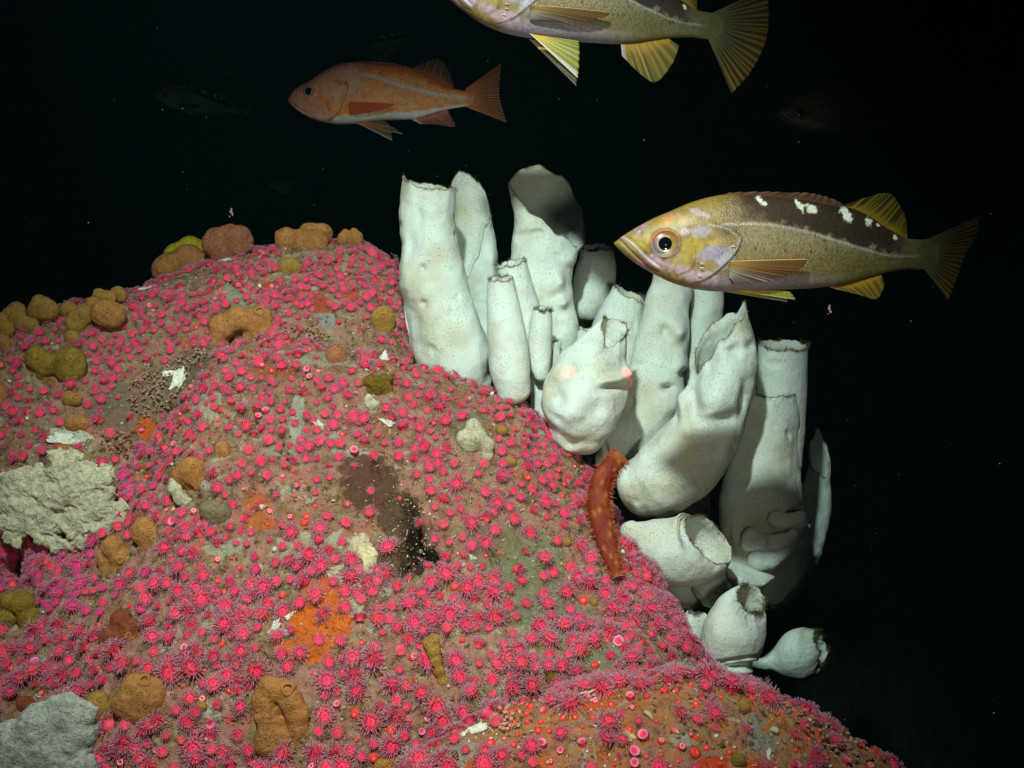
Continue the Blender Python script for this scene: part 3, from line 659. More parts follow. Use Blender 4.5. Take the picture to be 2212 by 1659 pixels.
# yellowtail-like species, drawn in its own side-view units (x to the tail, z down)
YT = dict(unit=0.4012 / 2212,
  top=[(118, 366), (140, 350), (165, 331), (230, 290), (330, 237), (420, 200), (520, 157), (620, 128), (720, 112), (850, 112), (1000, 121), (1150, 138), (1300, 168), (1400, 186), (1500, 232), (1600, 298), (1700, 343), (1760, 350), (1820, 352), (1860, 372), (1885, 405)],
  bot=[(118, 374), (140, 396), (165, 420), (230, 472), (330, 534), (420, 580), (520, 612), (620, 629), (720, 634), (900, 631), (1000, 624), (1200, 614), (1350, 594), (1500, 552), (1600, 528), (1700, 512), (1760, 513), (1820, 510), (1860, 490), (1885, 455)],
  wid=[(118, 8), (165, 34), (250, 66), (380, 97), (520, 118), (700, 126), (900, 122), (1100, 104), (1300, 79), (1500, 52), (1700, 31), (1780, 17), (1830, 8), (1885, 1.5)],
  eye=(380, 386, 62, 36), lat=[(640, 300), (700, 290), (850, 288), (950, 293), (1100, 320), (1250, 360), (1400, 400), (1550, 438), (1650, 448), (1885, 432)])
OPER = crv([(640, 292), (700, 310), (752, 345), (772, 372), (745, 440), (690, 500), (640, 545), (580, 580), (520, 594)])
PREOP = crv([(500, 330), (520, 400), (528, 470), (505, 520), (450, 545)])
MAXT = crv([(163, 338), (200, 372), (250, 425), (300, 478), (345, 512)])
MAXB = crv([(150, 352), (190, 400), (240, 452), (300, 505), (352, 530)])
OPER2 = crv([(560, 600), (600, 582), (650, 545), (700, 490)])
def feat_common(X, Z, ex, ez, er, k=1.0):
    h = np.zeros(X.shape)
    d = pl_dist(X, Z, OPER); h += np.where(d > 0, 9, -1) * gau(d, 26) * 1.0      # gill cover edge stands proud
    d = pl_dist(X, Z, PREOP); h += 3.5 * gau(d, 9) - 3 * gau(d + 16, 10)
    d = pl_dist(X, Z, MAXT); h += 7 * gau(d, 8) - 5 * gau(d + 14, 7)
    d = pl_dist(X, Z, MAXB); h -= 10 * gau(d, 7)
    r = np.hypot(X - ex, Z - ez)
    h += 7 * gau(r - er * 1.16, er * 0.14) - 16 * (r < er * 1.05) * (1 - (r / (er * 1.05)) ** 2)
    h -= 5 * gau(np.hypot(X - 255, Z - 318), 9)
    return h * k
def paint_yt(X, Z, p3):
    n1 = fbm(p3 * 5, 4); n2 = fbm(p3 * 16 + 9, 3); n3 = fbm(p3 * 40 + 3, 2)
    lat = np.interp(X, *np.array(YT['lat']).T); top = np.interp(X, *np.array(YT['top']).T); bot = np.interp(X, *np.array(YT['bot']).T)
    f = np.clip((Z - top) / (bot - top), 0, 1)
    c = np.broadcast_to(lin((136, 116, 66)), X.shape + (3,)).copy()
    c = lerp(c, lin((104, 96, 54)), sstep(900, 1500, X))
    c = lerp(c, lin((176, 166, 140)), sstep(0.30, 0.05, np.abs(f - 0.42)) * 0.35 * sstep(700, 850, X))
    # belly
    c = lerp(c, lin((146, 134, 148)), sstep(0.80, 0.93, f + n1 * 0.10) * sstep(1450, 900, X))
    # front back: brownish tan, mottled
    c = lerp(c, lin((140, 112, 72)), sstep(0.42, 0.20, f + n2 * 0.15) * sstep(380, 560, X) * 0.85)
    # dark back
    dk = sstep(14, -30, Z - lat + n2 * 90 + n3 * 50) * sstep(700, 900, X + n1 * 260 + n2 * 120 + (lat - Z) * 0.2)
    dk = dk * sstep(1740, 1590, X + n2 * 60)
    c = lerp(c, lin((86, 82, 50)), sstep(1500, 1750, X) * .8)
    c = lerp(c, lin((54, 38, 26)), dk * 0.96)
    c = lerp(c, lin((36, 28, 22)), dk * sstep(1000, 1400, X) * 0.6)
    c = lerp(c, lin((120, 84, 62)), sstep(16, 2, Z - top) * sstep(600, 760, X) * sstep(1360, 1250, X) * 0.8)
    # lateral line
    c = lerp(c, lin((208, 202, 196)), gau(Z - lat, 7) * sstep(630, 690, X) * (0.55 - 0.3 * sstep(1300, 1700, X)))
    # head
    hd = sstep(20, -20, pl_dist(X, Z, OPER) * -1) * 0
    head = sstep(700, 610, X + (Z - 330) * 0.35)
    c = lerp(c, lin((140, 116, 48)), head * 0.9)
    lil = lin((178, 150, 168))
    blot = lambda x, z, rx, rz, a=0: sstep(1.25, 0.55, inell(X, Z, (x, z, rx, rz, a)) + n2 * 0.9 + n3 * .4)
    for (x, z, rx, rz, a, col) in [(490, 325, 36, 24, 0, (176, 146, 150)), (565, 330, 60, 34, 0, (158, 142, 150)), (560, 225, 60, 16, 25, (168, 150, 150)), (410, 235, 50, 22, -15, (160, 118, 100)), (250, 300, 55, 26, -35, (150, 124, 124)),
            (600, 440, 70, 40, -20, (150, 140, 160)), (440, 500, 60, 60, 30, (180, 152, 166)), (330, 470, 50, 30, 40, (190, 160, 172)), (690, 470, 50, 60, 0, (176, 170, 190)), (560, 560, 120, 34, 15, (186, 156, 166)),
            (250, 500, 70, 26, 38, (186, 140, 140)), (650, 420, 50, 50, 0, (150, 138, 160)), (290, 360, 30, 26, 0, (178, 150, 60))]:
        c = lerp(c, lin(col), blot(x, z, rx, rz, a) * 0.9)
    for (x, z, rx, rz, a, col) in [(390, 265, 46, 24, -20, (186, 130, 40)), (480, 265, 60, 26, 10, (178, 136, 50)), (520, 410, 60, 56, 0, (168, 144, 50)), (480, 470, 34, 40, 0, (160, 142, 44)), (640, 385, 70, 18, 0, (176, 150, 50)), (420, 470, 24, 36, -30, (160, 140, 50)), (240, 370, 50, 18, 45, (162, 146, 60)), (430, 545, 14, 30, -30, (160, 140, 60)),
            (190, 385, 60, 18, 42, (166, 154, 96))]:
        c = lerp(c, lin(col), blot(x, z, rx, rz, a) * 0.8)
    c = lerp(c, lin((92, 66, 20)), blot(700, 330, 36, 14, 35) * 0.8)
    c = lerp(c, lin((90, 70, 60)), gau(pl_dist(X, Z, OPER) + 6, 6) * 0.6 * (X > 600))
    c = lerp(c, lin((186, 174, 190)), gau(pl_dist(X, Z, OPER) - 6, 9) * 0.35)
    c = lerp(c, lin((190, 170, 186)), gau(pl_dist(X, Z, MAXT), 8) * 0.8)
    c = lerp(c, lin((70, 50, 44)), gau(pl_dist(X, Z, MAXB), 5) * 0.7)
    ex, ez, er, _ = YT['eye']; rr = np.hypot(X - ex, Z - ez); upk = sstep(30, -30, Z - ez)
    c = lerp(c, lin((168, 96, 66)), gau(rr - er * 1.12, er * .16) * upk); c = lerp(c, lin((120, 104, 112)), gau(rr - er * 1.1, er * .12) * (1 - upk))
    c = lerp(c, lin((84, 80, 46)), sstep(1700, 1810, X))
    c = c * 0.78
    # white blotches under the dorsal fin
    for (x, z, rx, rz, a) in [(880, 150, 14, 26, -20), (905, 175, 9, 10, 0), (1095, 185, 14, 34, -30), (1160, 198, 30, 22, 20), (1345, 208, 22, 30, 0), (1358, 246, 24, 26, 0), (1478, 260, 16, 24, -10), (1530, 280, 9, 10, 0), (1628, 345, 10, 14, -30)]:
        c = lerp(c, lin((232, 236, 214)), sstep(1.35, 0.55, inell(X, Z, (x, z, rx, rz, a)) + n3 * 1.6 + n2 * .8) * 0.85)
    a = sstep(600, 700, X) * (1 - dk * 0.75) * sstep(0.93, 0.8, f)
    a = np.maximum(a, 0.4 * sstep(430, 560, X) * sstep(0.35, 0.25, f)) * sstep(1850, 1500, X)
    return c, a
# canary-like species
CN = dict(unit=0.3858 / 2212,
  top=[(860, 470), (868, 458), (880, 436), (900, 410), (940, 385), (980, 366), (1050, 320), (1110, 287), (1180, 266), (1300, 266), (1450, 280), (1550, 298), (1650, 345), (1750, 398), (1830, 416), (1880, 425), (1905, 440)],
  bot=[(860, 476), (868, 486), (880, 500), (900, 522), (960, 560), (1030, 588), (1090, 600), (1150, 606), (1250, 602), (1400, 584), (1550, 580), (1600, 570), (1700, 540), (1780, 520), (1850, 508), (1885, 498), (1905, 480)],
  wid=[(860, 5), (885, 18), (940, 38), (1010, 56), (1100, 70), (1200, 74), (1330, 70), (1450, 58), (1600, 38), (1750, 20), (1830, 9), (1870, 4), (1905, 1)],
  eye=(985, 435, 33, 21), lat=[(1200, 340), (1310, 345), (1450, 390), (1600, 430), (1750, 455), (1905, 464)])
def cn2yt(X, Z):   # head landmarks of the two species line up
    return 118 + (X - 860) * 1.74, 372 + (Z - 472) * 1.36
C_OP = crv([(1150, 385), (1190, 395), (1205, 415), (1190, 470), (1165, 530), (1140, 565), (1090, 590)])
def feat_cn(X, Z, ex, ez, er):
    h = np.zeros(X.shape)
    d = pl_dist(X, Z, C_OP); h += np.where(d > 0, 5, -1) * gau(d, 14)
    m = crv([(868, 468), (900, 490), (950, 528), (990, 552)]); h += 3.5 * gau(pl_dist(X, Z, m), 5)
    m = crv([(864, 478), (900, 505), (950, 540), (1000, 562)]); h -= 4 * gau(pl_dist(X, Z, m), 4)
    r = np.hypot(X - ex, Z - ez); h += 4 * gau(r - er * 1.2, er * 0.14) - 8 * (r < er * 1.05) * (1 - (r / (er * 1.05)) ** 2)
    return h
def paint_cn(X, Z, p3):
    n1 = fbm(p3 * 6, 4); n2 = fbm(p3 * 20 + 9, 3); n3 = fbm(p3 * 55 + 3, 2)
    lat = np.interp(X, *np.array(CN['lat']).T); top = np.interp(X, *np.array(CN['top']).T); bot = np.interp(X, *np.array(CN['bot']).T)
    f = np.clip((Z - top) / (bot - top), 0, 1)
    c = np.broadcast_to(lin((236, 134, 26)), X.shape + (3,)).copy()
    c = lerp(c, lin((186, 176, 160)), sstep(-0.02, 0.18, n3 + n2 * 0.4) * 0.75)
    c = lerp(c, lin((200, 96, 40)), sstep(0.26, 0.10, f + n2 * 0.2) * 0.85)
    c = lerp(c, lin((186, 92, 46)), sstep(0, 0.2, n1) * 0.3)
    c = lerp(c, lin((192, 196, 192)), gau(Z - lat + n2 * 8, 11) * sstep(1250, 1330, X) * 0.9)
    c = lerp(c, lin((192, 172, 160)), sstep(0.5, 0.1, np.abs(f - 0.28)) * sstep(1330, 1240, X) * sstep(1020, 1120, X) * 0.6)
    c = lerp(c, lin((206, 200, 196)), sstep(0.86, 0.93, f + n2 * 0.1))
    head = sstep(1200, 1150, X + (Z - 400) * 0.3)
    c = lerp(c, lin((206, 140, 124)), head * 0.75)
    c = lerp(c, lin((176, 92, 66)), head * sstep(0.22, 0.05, f + n2 * .2) * 0.7)
    for ln, wd, col in [([(1030, 420), (1060, 470), (1095, 510), (1130, 550)], 12, (226, 130, 30)), ([(1110, 360), (1150, 375), (1200, 410)], 9, (226, 130, 36)), ([(960, 485), (1010, 515), (1045, 540)], 5, (220, 112, 40)), ([(1100, 410), (1150, 420), (1190, 425)], 8, (220, 140, 50)), ([(1140, 390), (1160, 402), (1195, 405)], 5, (120, 50, 30)), ([(1095, 500), (1100, 540)], 8, (206, 84, 50))]:
        c = lerp(c, lin(col), gau(pl_dist(X, Z, crv(ln)) + n2 * 10, wd) * 0.9)
    c = lerp(c, lin((150, 70, 60)), gau(pl_dist(X, Z, C_OP) + 3, 5) * 0.8)
    c = lerp(c, lin((160, 104, 104)), sstep(930, 880, X) * 0.6)
    c = lerp(c, lin((196, 108, 50)), sstep(1830, 1880, X) * .85)
    a = sstep(1180, 1240, X) * sstep(0.92, 0.85, f)
    return c, a * 0.7

def fish_body(spec, paint, feat, mat, bend=0.0, ns=420, nt_=220):
    u = spec['unit']; T = np.array(spec['top'], float); B = np.array(spec['bot'], float); W = np.array(spec['wid'], float)
    x0, x1 = T[0, 0], T[-1, 0]
    k = np.linspace(0, 1, ns); xs = x0 + (x1 - x0) * (k ** 1.15 * 0.9 + 0.1 * (1 - np.cos(k * math.pi)) / 2)
    def sm(A):
        c = catmull(A, 900); return np.interp(xs, c[:, 0], c[:, 1])
    zt, zb, wd = sm(T), sm(B), sm(W)
    th = np.linspace(0, 2 * math.pi, nt_, endpoint=False)
    s, c = np.sin(th)[None], np.cos(th)[None]
    zc = (zt + zb)[:, None] / 2; hh = (zb - zt)[:, None] / 2
    Z = zc + hh * s; Y = wd[:, None] * np.sign(c) * np.abs(c) ** 0.82; X = np.repeat(xs[:, None], nt_, 1)
    ex, ez, er, pr = spec['eye']
    h = feat(X, Z, ex, ez, er) * np.abs(c) ** 0.7
    Y = Y + np.sign(c) * h
    p3 = np.stack([X, Y * 0.4, Z], -1) * u * 6
    col, al = paint(X, Z, p3)
    xm = (x0 + x1) / 2; zm = 360 if spec['top'][0][0] == 118 else 440
    spec['mid'] = (xm, zm)
    Yb = Y + bend * (X - xm) ** 2
    V = np.stack([(X - xm) * u, Yb * u, -(Z - zm) * u], -1).reshape(-1, 3)
    n = len(V); V = np.vstack([V, V[:nt_].mean(0), V[-nt_:].mean(0)])
    cc = np.concatenate([col, al[..., None]], -1).reshape(-1, 4); cc = np.vstack([cc, cc[0], cc[-1]])
    F = gridfaces(ns, nt_, True)
    c0 = np.array([[n, j, (j + 1) % nt_] for j in range(nt_)]); k2 = (ns - 1) * nt_
    c1 = np.array([[n + 1, k2 + (j + 1) % nt_, k2 + j] for j in range(nt_)])
    # outward orientation
    f = F[ns // 2 * nt_]; nrm = np.cross(V[f[1]] - V[f[0]], V[f[3]] - V[f[0]])
    if nrm @ (V[f[0]] - np.array([V[f[0]][0], 0, -( (zc[ns//2,0]) - zm) * u])) < 0: F = F[:, ::-1]; c0 = c0[:, ::-1]; c1 = c1[:, ::-1]
    me = rawmesh('fish_body', V, [F, c0, c1], True, cc, None, [mat])
    def surfY(x, z):
        w = np.interp(x, xs, wd); t = np.interp(x, xs, zt); b = np.interp(x, xs, zb)
        q = np.clip((z - (t + b) / 2) / ((b - t) / 2), -1, 1); return w * (1 - q * q) ** 0.41
    return me, surfY

def fin_mesh(spec, base, edge, rays, yb, ye, colf, ripple=1.4, thick=3.0, nv=26, jag=0.012, bend=0.0, curl=0.0, mirror=1):
    u = spec['unit']; xm, zm = spec['mid']; nu = rays * 6 + 1
    Bp = catmull(base, nu); Ep = catmull(edge, nu); k = np.linspace(0, 1, nu); v = np.linspace(0, 1, nv) ** 0.9
    kw = k + 0.35 / rays * np.interp(k, np.linspace(0, 1, rays + 1), np.random.default_rng(rays).normal(size=rays + 1)); ray = (0.5 + 0.5 * np.cos(kw * rays * 2 * math.pi)) ** 1.5
    r_ = np.random.default_rng(int(abs(base[0][0])) + rays)
    ext = 1 - jag * (1 - ray) * 0.8 - jag * 0.8 * np.interp(k, np.linspace(0, 1, rays + 1), r_.random(rays + 1))
    P2 = Bp[:, None] + (Ep - Bp)[:, None] * (v[None, :, None] * (1 + (ext[:, None, None] - 1) * v[None, :, None] ** 3))
    ybv = np.interp(k, np.linspace(0, 1, len(yb)), yb); yev = np.interp(k, np.linspace(0, 1, len(ye)), ye)
    Y = ybv[:, None] * (1 - v) + yev[:, None] * v + ripple * np.sin(k * rays * 2 * math.pi)[:, None] * v ** 0.7 + curl * np.sin(v * math.pi)[None]
    C_ = colf(k[:, None] + 0 * v[None], v[None] + 0 * k[:, None], ray[:, None] + 0 * v[None], P2[..., 0], P2[..., 1])
    t = thick * (0.35 + 0.65 * ray[:, None]) * (1 - 0.75 * v[None]) * 0.5 + 0.25
    Yb = bend * (P2[..., 0] - xm) ** 2
    A = np.stack([(P2[..., 0] - xm) * u, (mirror * (Y - t) + Yb) * u, -(P2[..., 1] - zm) * u], -1).reshape(-1, 3)
    Bk = np.stack([(P2[..., 0] - xm) * u, (mirror * (Y + t) + Yb) * u, -(P2[..., 1] - zm) * u], -1).reshape(-1, 3)
    F = gridfaces(nu, nv); n = nu * nv
    loop = [i * nv for i in range(nu)] + [(nu - 1) * nv + j for j in range(1, nv)] + [i * nv + nv - 1 for i in range(nu - 2, -1, -1)] + [j for j in range(nv - 2, 0, -1)]
    S_ = np.array([[loop[i], loop[(i + 1) % len(loop)], loop[(i + 1) % len(loop)] + n, loop[i] + n] for i in range(len(loop))])
    al = 1 - 0.42 * (1 - ray[:, None]) * sstep(.12, .6, v)[None] - 0.12 * sstep(.7, 1, v)[None]
    cc = np.concatenate([C_, al[..., None]], -1).reshape(-1, 4)
    return rawmesh('fin', np.vstack([A, Bk]), [F, F[:, ::-1] + n, S_[:, ::-1]], True, np.vstack([cc, cc]), None, [M_FIN])

def fc(base, tipc, dark, darkness=0.55, edgec=None, ew=0.05):
    """fin colours: base to tip, darker membrane between rays, optional coloured leading edge"""
    base, tipc, dark = lin(base), lin(tipc), lin(dark)
    def f(k, v, ray, x, z):
        c = base + (tipc - base) * sstep(0.1, 1.0, v)[..., None]
        n = fbm(np.stack([k * 9, v * 2.2, k * 0 + 1.7], -1), 3)
        m = (1 - ray) * darkness * sstep(0.05, 0.4, v) + sstep(0.02, 0.3, n) * 0.35 * darkness * v
        c = lerp(c, dark, np.clip(m, 0, 0.95))
        if edgec is not None: c = lerp(c, lin(edgec), sstep(ew * 1.6, ew * 0.7, k))
        return c
    return f

def eye_meshes(spec, surfY, ringc, side, bend):
    ex, ez, er, pr = spec['eye']; u = spec['unit']; xm, zm = spec['mid']; y0 = float(surfY(ex, ez))
    def dome(r, bulge, base, nr, cf):
        rr = np.linspace(0, 1, nr); th = np.linspace(0, 2 * math.pi, 64, endpoint=False)
        RR, TH = np.meshgrid(rr[1:], th, indexing='ij')
        X = ex + r * RR * np.cos(TH); Z = ez + r * RR * np.sin(TH); Y = base + bulge * np.sqrt(np.maximum(0, 1 - RR ** 2 * 0.96))
        V = np.stack([(X - xm) * u, (side * Y + bend * (X - xm) ** 2) * u, -(Z - zm) * u], -1).reshape(-1, 3)
        ce = np.array([[(ex - xm) * u, (side * (base + bulge) + bend * (ex - xm) ** 2) * u, -(ez - zm) * u]])
        F = gridfaces(nr - 1, 64, True); f3 = np.array([[len(V), (j + 1) % 64, j] for j in range(64)])
        if side > 0: F = F[:, ::-1]; f3 = f3[:, ::-1]
        c = cf(RR, TH).reshape(-1, 3); return np.vstack([V, ce]), [F, f3], np.vstack([c, c[:1]])
    def cf(RR, TH):
        c = np.broadcast_to(lin(ringc[0]), RR.shape + (3,)).copy()
        up = sstep(0.1, -0.7, np.sin(TH))
        q = pr / er
        c = lerp(c, lin(ringc[1]), sstep(q + 0.10, q + 0.34, RR) * up)
        c = lerp(c, lin(ringc[3]), sstep(q + 0.16, q + 0.22, RR) * sstep(q + 0.34, q + 0.26, RR) * 0.6)
        c = lerp(c, lin(ringc[2]), gau(RR - q - 0.07, 0.055)); return c
    v, f, c = dome(er, 15 * er / 62, y0 - 18 * er / 62, 20, cf)
    iris = rawmesh('eye', v, f, True, c, None, [M_EYE])
    q = pr / er
    v, f, c = dome(pr, 4.5 * er / 62, y0 - 18 * er / 62 + 15 * er / 62 * math.sqrt(1 - q * q * .96) + .4, 8, lambda a, b: np.zeros(a.shape + (3,)))
    return iris, rawmesh('pupil', v, f, True, None, None, [M_PUPIL])

def place_fish(root, vx, vy, d, roll, yaw, flip=False):
    rot = Matrix((RGT, FWD, UPV)).transposed()
    rot = rot @ Matrix.Rotation(R(roll), 3, 'Y') @ Matrix.Rotation(R(yaw), 3, 'Z')
    root.matrix_world = Matrix.Translation(Vector(P(vx, vy, d).tolist())) @ rot.to_4x4()
def copy_tree(o, parent=None):
    c = o.copy(); COL.objects.link(c); c.parent = parent
    for ch in list(o.children): copy_tree(ch, c)
    return c

_pa = fc((150, 112, 34), (132, 88, 34), (84, 56, 24), .5, (220, 190, 130), .03); _pb = fc((150, 140, 124), (166, 132, 126), (66, 58, 56), .8)
def pect_col(k, v, ray, x, z): return lerp(_pa(k, v, ray, x, z), _pb(k, v, ray, x, z), sstep(.38, .60, k))
def yellowtail(name, label, pose, mat, bend=0.0):
    spec = dict(YT); root = empty(name, (0, 0, 0)); tag(root, label, 'fish')
    me, sY = fish_body(spec, paint_yt, lambda X, Z, a, b, c: feat_common(X, Z, a, b, c), mat, bend)
    put('body', me, root)
    F = lambda nm, *a, **k: put(nm, fin_mesh(spec, *a, bend=bend, **k), root)
    for side in (-1, 1):
        e, p = eye_meshes(spec, sY, ((86, 88, 98), (180, 88, 58), (200, 164, 112), (116, 122, 136)), side, bend)
        eo = put('eye', e, root); put('pupil', p, eo)
    OY = fc((170, 112, 24), (146, 112, 26), (96, 64, 14), 0.5)
    F('spiny_dorsal_fin', [(690, 122), (850, 118), (1000, 126), (1150, 142), (1300, 170), (1375, 186)], pose.get('spiny', [(740, 98), (930, 93), (1080, 98), (1190, 102), (1290, 130), (1350, 166)]), 12, [0, 0], [4, -6], fc((92, 66, 42), (140, 92, 70), (54, 44, 26), .6), jag=0.12, thick=5)
    F('soft_dorsal_fin', [(1355, 178), (1450, 212), (1550, 270), (1650, 322), (1700, 350)], [(1370, 162), (1580, 98), (1655, 150), (1698, 235), (1708, 335)], 14, [0, 0], [0, 10], fc((150, 122, 26), (128, 118, 26), (34, 34, 16), .75), thick=4)
    F('caudal_fin', [(1800, 352), (1835, 385), (1848, 432), (1835, 480), (1800, 512)], pose.get('tail', [(2115, 218), (2095, 330), (2030, 440), (1985, 560), (1930, 682)]), 20, [0, 0], [0, 10, 14, 10, 0], fc((88, 84, 50), (132, 100, 34), (40, 40, 18), .75), thick=6, nv=34)
    F('anal_fin', [(1275, 608), (1350, 598), (1450, 570), (1560, 540)], pose.get('anal', [(1300, 618), (1430, 650), (1532, 674), (1575, 600)]), 9, [0, 0], [-4, -8], fc((176, 138, 30), (150, 130, 40), (52, 52, 20), .6, (190, 170, 170), .06), thick=5)
    for side in (1, -1):
        F('pelvic_fin', [(718, 628), (745, 631), (775, 632)], pose.get('pelvic', [(1072, 684), (1070, 672), (1040, 640), (960, 632)]), 7, [-52, -46], [-80, -60], fc((216, 186, 26), (176, 176, 48), (70, 78, 24), .5, (226, 214, 220), .10), thick=5, mirror=side)
        F('pectoral_fin', [(712, 484), (706, 520), (712, 566)], pose.get('pect', [(1120, 474), (1098, 512), (1020, 560), (930, 592), (820, 604), (740, 606)]), 15, [-119, -116, -104], [-150, -150, -128, -112], pect_col, thick=4, mirror=side, curl=-10, ripple=2.5)
    # cheek and gill spines
    for (x, z) in ((572, 494), (574, 518), (562, 552), (735, 408)):
        y = float(sY(x, z)); bag = Bag(); u = spec['unit']; xm, zm = spec['mid']
        for sd in (-1, 1):
            p0 = np.array([(x - 14 - xm) * u, sd * (y + 2) * u, -(z - zm) * u]); p1 = np.array([(x + 10 - xm) * u, sd * (y + 8) * u, -(z + 2 - zm) * u])
            if sd == -1: v, ff = strand([p0, (p0 + p1) / 2, p1], [3.2 * u, 2.6 * u, 0.8 * u], 6); bag.add(v, ff)
        put('gill_spine', bag.mesh('gill_spine', [M_PALE]), root)
    return root
M_YT = fish_mat('yellowtail_skin', 11, YT['unit'] * 1.24, (58, 44, 26))
D1 = 1.20
YT['unit'] = 0.4012 / 2212 * D1
f1 = yellowtail('rockfish', 'yellowish brown rockfish with white blotches on its dark back, swimming in front of the sponges', {}, M_YT, bend=0.000045)
# side-view mid point (xm, 360) in the photograph
place_fish(f1, 1280.1 + 1001.5 * .4012, 375.5 + 360 * .4012, D1, 0, 0)

D2 = 1.38
u_save = YT['unit']; YT['unit'] = 0.4012 / 2212 * D2 * 0.89
f2 = yellowtail('rockfish', 'yellowish rockfish at the top with its spread yellow pelvic fin, back cut off above', dict(
    pelvic=[(1042, 871), (1040, 790), (1032, 700), (1020, 640)], anal=[(1290, 680), (1420, 780), (1517, 813), (1600, 690), (1628, 575)],
    pect=[(1180, 480), (1170, 505), (1080, 540), (960, 562), (860, 570), (760, 572)],
    tail=[(2120, 150), (2150, 300), (2156, 458), (2090, 660), (1982, 827)]), M_YT, bend=0.00002)
YT['unit'] = u_save
# pelvic root at V(1143, 78); caudal middle at V(1522, 57)
place_fish(f2, 1255, -5, D2, 7, 0)

D3 = 1.98
CN['unit'] = 0.3858 / 2212 * D3
M_CN = fish_mat('orange_rockfish_skin', 7, CN['unit'], (150, 66, 26))
def canary():
    spec = dict(CN); root = empty('rockfish', (0, 0, 0)); tag(root, 'orange rockfish with a pale grey stripe along its side, swimming above the ridge', 'fish')
    bend = 0.0; me, sY = fish_body(spec, paint_cn, feat_cn, M_CN, bend, 300, 160); put('body', me, root)
    F = lambda nm, *a, **k: put(nm, fin_mesh(spec, *a, **k), root)
    for side in (-1, 1):
        e, p = eye_meshes(spec, sY, ((70, 90, 84), (120, 60, 50), (190, 200, 176), (90, 100, 96)), side, bend)
        eo = put('eye', e, root); put('pupil', p, eo)
    F('spiny_dorsal_fin', [(1160, 274), (1300, 270), (1450, 284), (1550, 302)], [(1180, 258), (1300, 254), (1430, 262), (1545, 288)], 12, [0, 0], [2, -3], fc((190, 90, 46), (170, 130, 130), (120, 50, 30), .5), jag=.12, thick=3)
    F('soft_dorsal_fin', [(1548, 298), (1650, 346), (1740, 394), (1790, 408)], [(1560, 288), (1690, 240), (1752, 286), (1788, 392)], 13, [0, 0], [0, 5], fc((176, 96, 44), (120, 88, 60), (66, 44, 30), .6), thick=3)
    F('caudal_fin', [(1850, 412), (1880, 438), (1885, 466), (1850, 508)], [(2056, 264), (2050, 350), (2046, 440), (2064, 520), (2088, 602)], 20, [0, 0], [0, 4, 0], fc((216, 118, 46), (180, 108, 56), (110, 66, 38), .5), thick=4, nv=30)
    F('anal_fin', [(1555, 582), (1620, 566), (1690, 544), (1755, 526)], [(1600, 606), (1700, 612), (1796, 622), (1770, 560)], 9, [0, 0], [-3, -5], fc((200, 100, 50), (176, 96, 66), (96, 56, 40), .5, (196, 200, 206), .06), thick=3)
    for side in (1, -1):
        e = [(1452, 712), (1450, 690), (1435, 620), (1390, 596)] if side == 1 else [(1500, 652), (1490, 640), (1440, 612), (1380, 598)]
        F('pelvic_fin', [(1238, 600), (1262, 602), (1285, 600)], e, 7, [-30, -26], [-48, -36], fc((206, 104, 50), (140, 104, 60), (90, 66, 44), .5, (190, 204, 214), .12), thick=3, mirror=side)
        F('pectoral_fin', [(1214, 500), (1210, 530), (1216, 566)], [(1470, 518), (1450, 532), (1390, 548), (1300, 566), (1240, 572)], 14, [-70, -66, -58], [-84, -80, -66], fc((232, 110, 66), (224, 112, 60), (180, 80, 50), .3), thick=2.5, mirror=side, curl=-5)
    return root
f3 = canary(); xm3 = (860 + 1905) / 2
place_fish(f3, 290.2 + xm3 * .3858, 34.1 + 440 * .3858, D3, 0, 0)

# dim fish far back in the dark water
for (vx, vy, d, roll, yaw, sc, lab) in [
        (425, 215, 4.3, 7, 10, 0.95, 'faint greenish fish low in the dark water left of the orange rockfish'),
        (822, 102, 4.4, -26, 6, 0.9, 'faint slanting fish in the dark water behind the orange rockfish'),
        (648, 405, 5.0, 4, 20, 0.8, 'very faint small fish in the dark water above the ridge'),
        (1850, 226, 2.35, -6, 0, 0.98, 'dark dim fish with pale spots in the black water at upper right')]:
    c = copy_tree(f1); c['label'] = lab; c['group'] = 'dim fish in the dark water'
    place_fish(c, vx, vy, d, roll, yaw); c.scale = (sc, sc, sc)
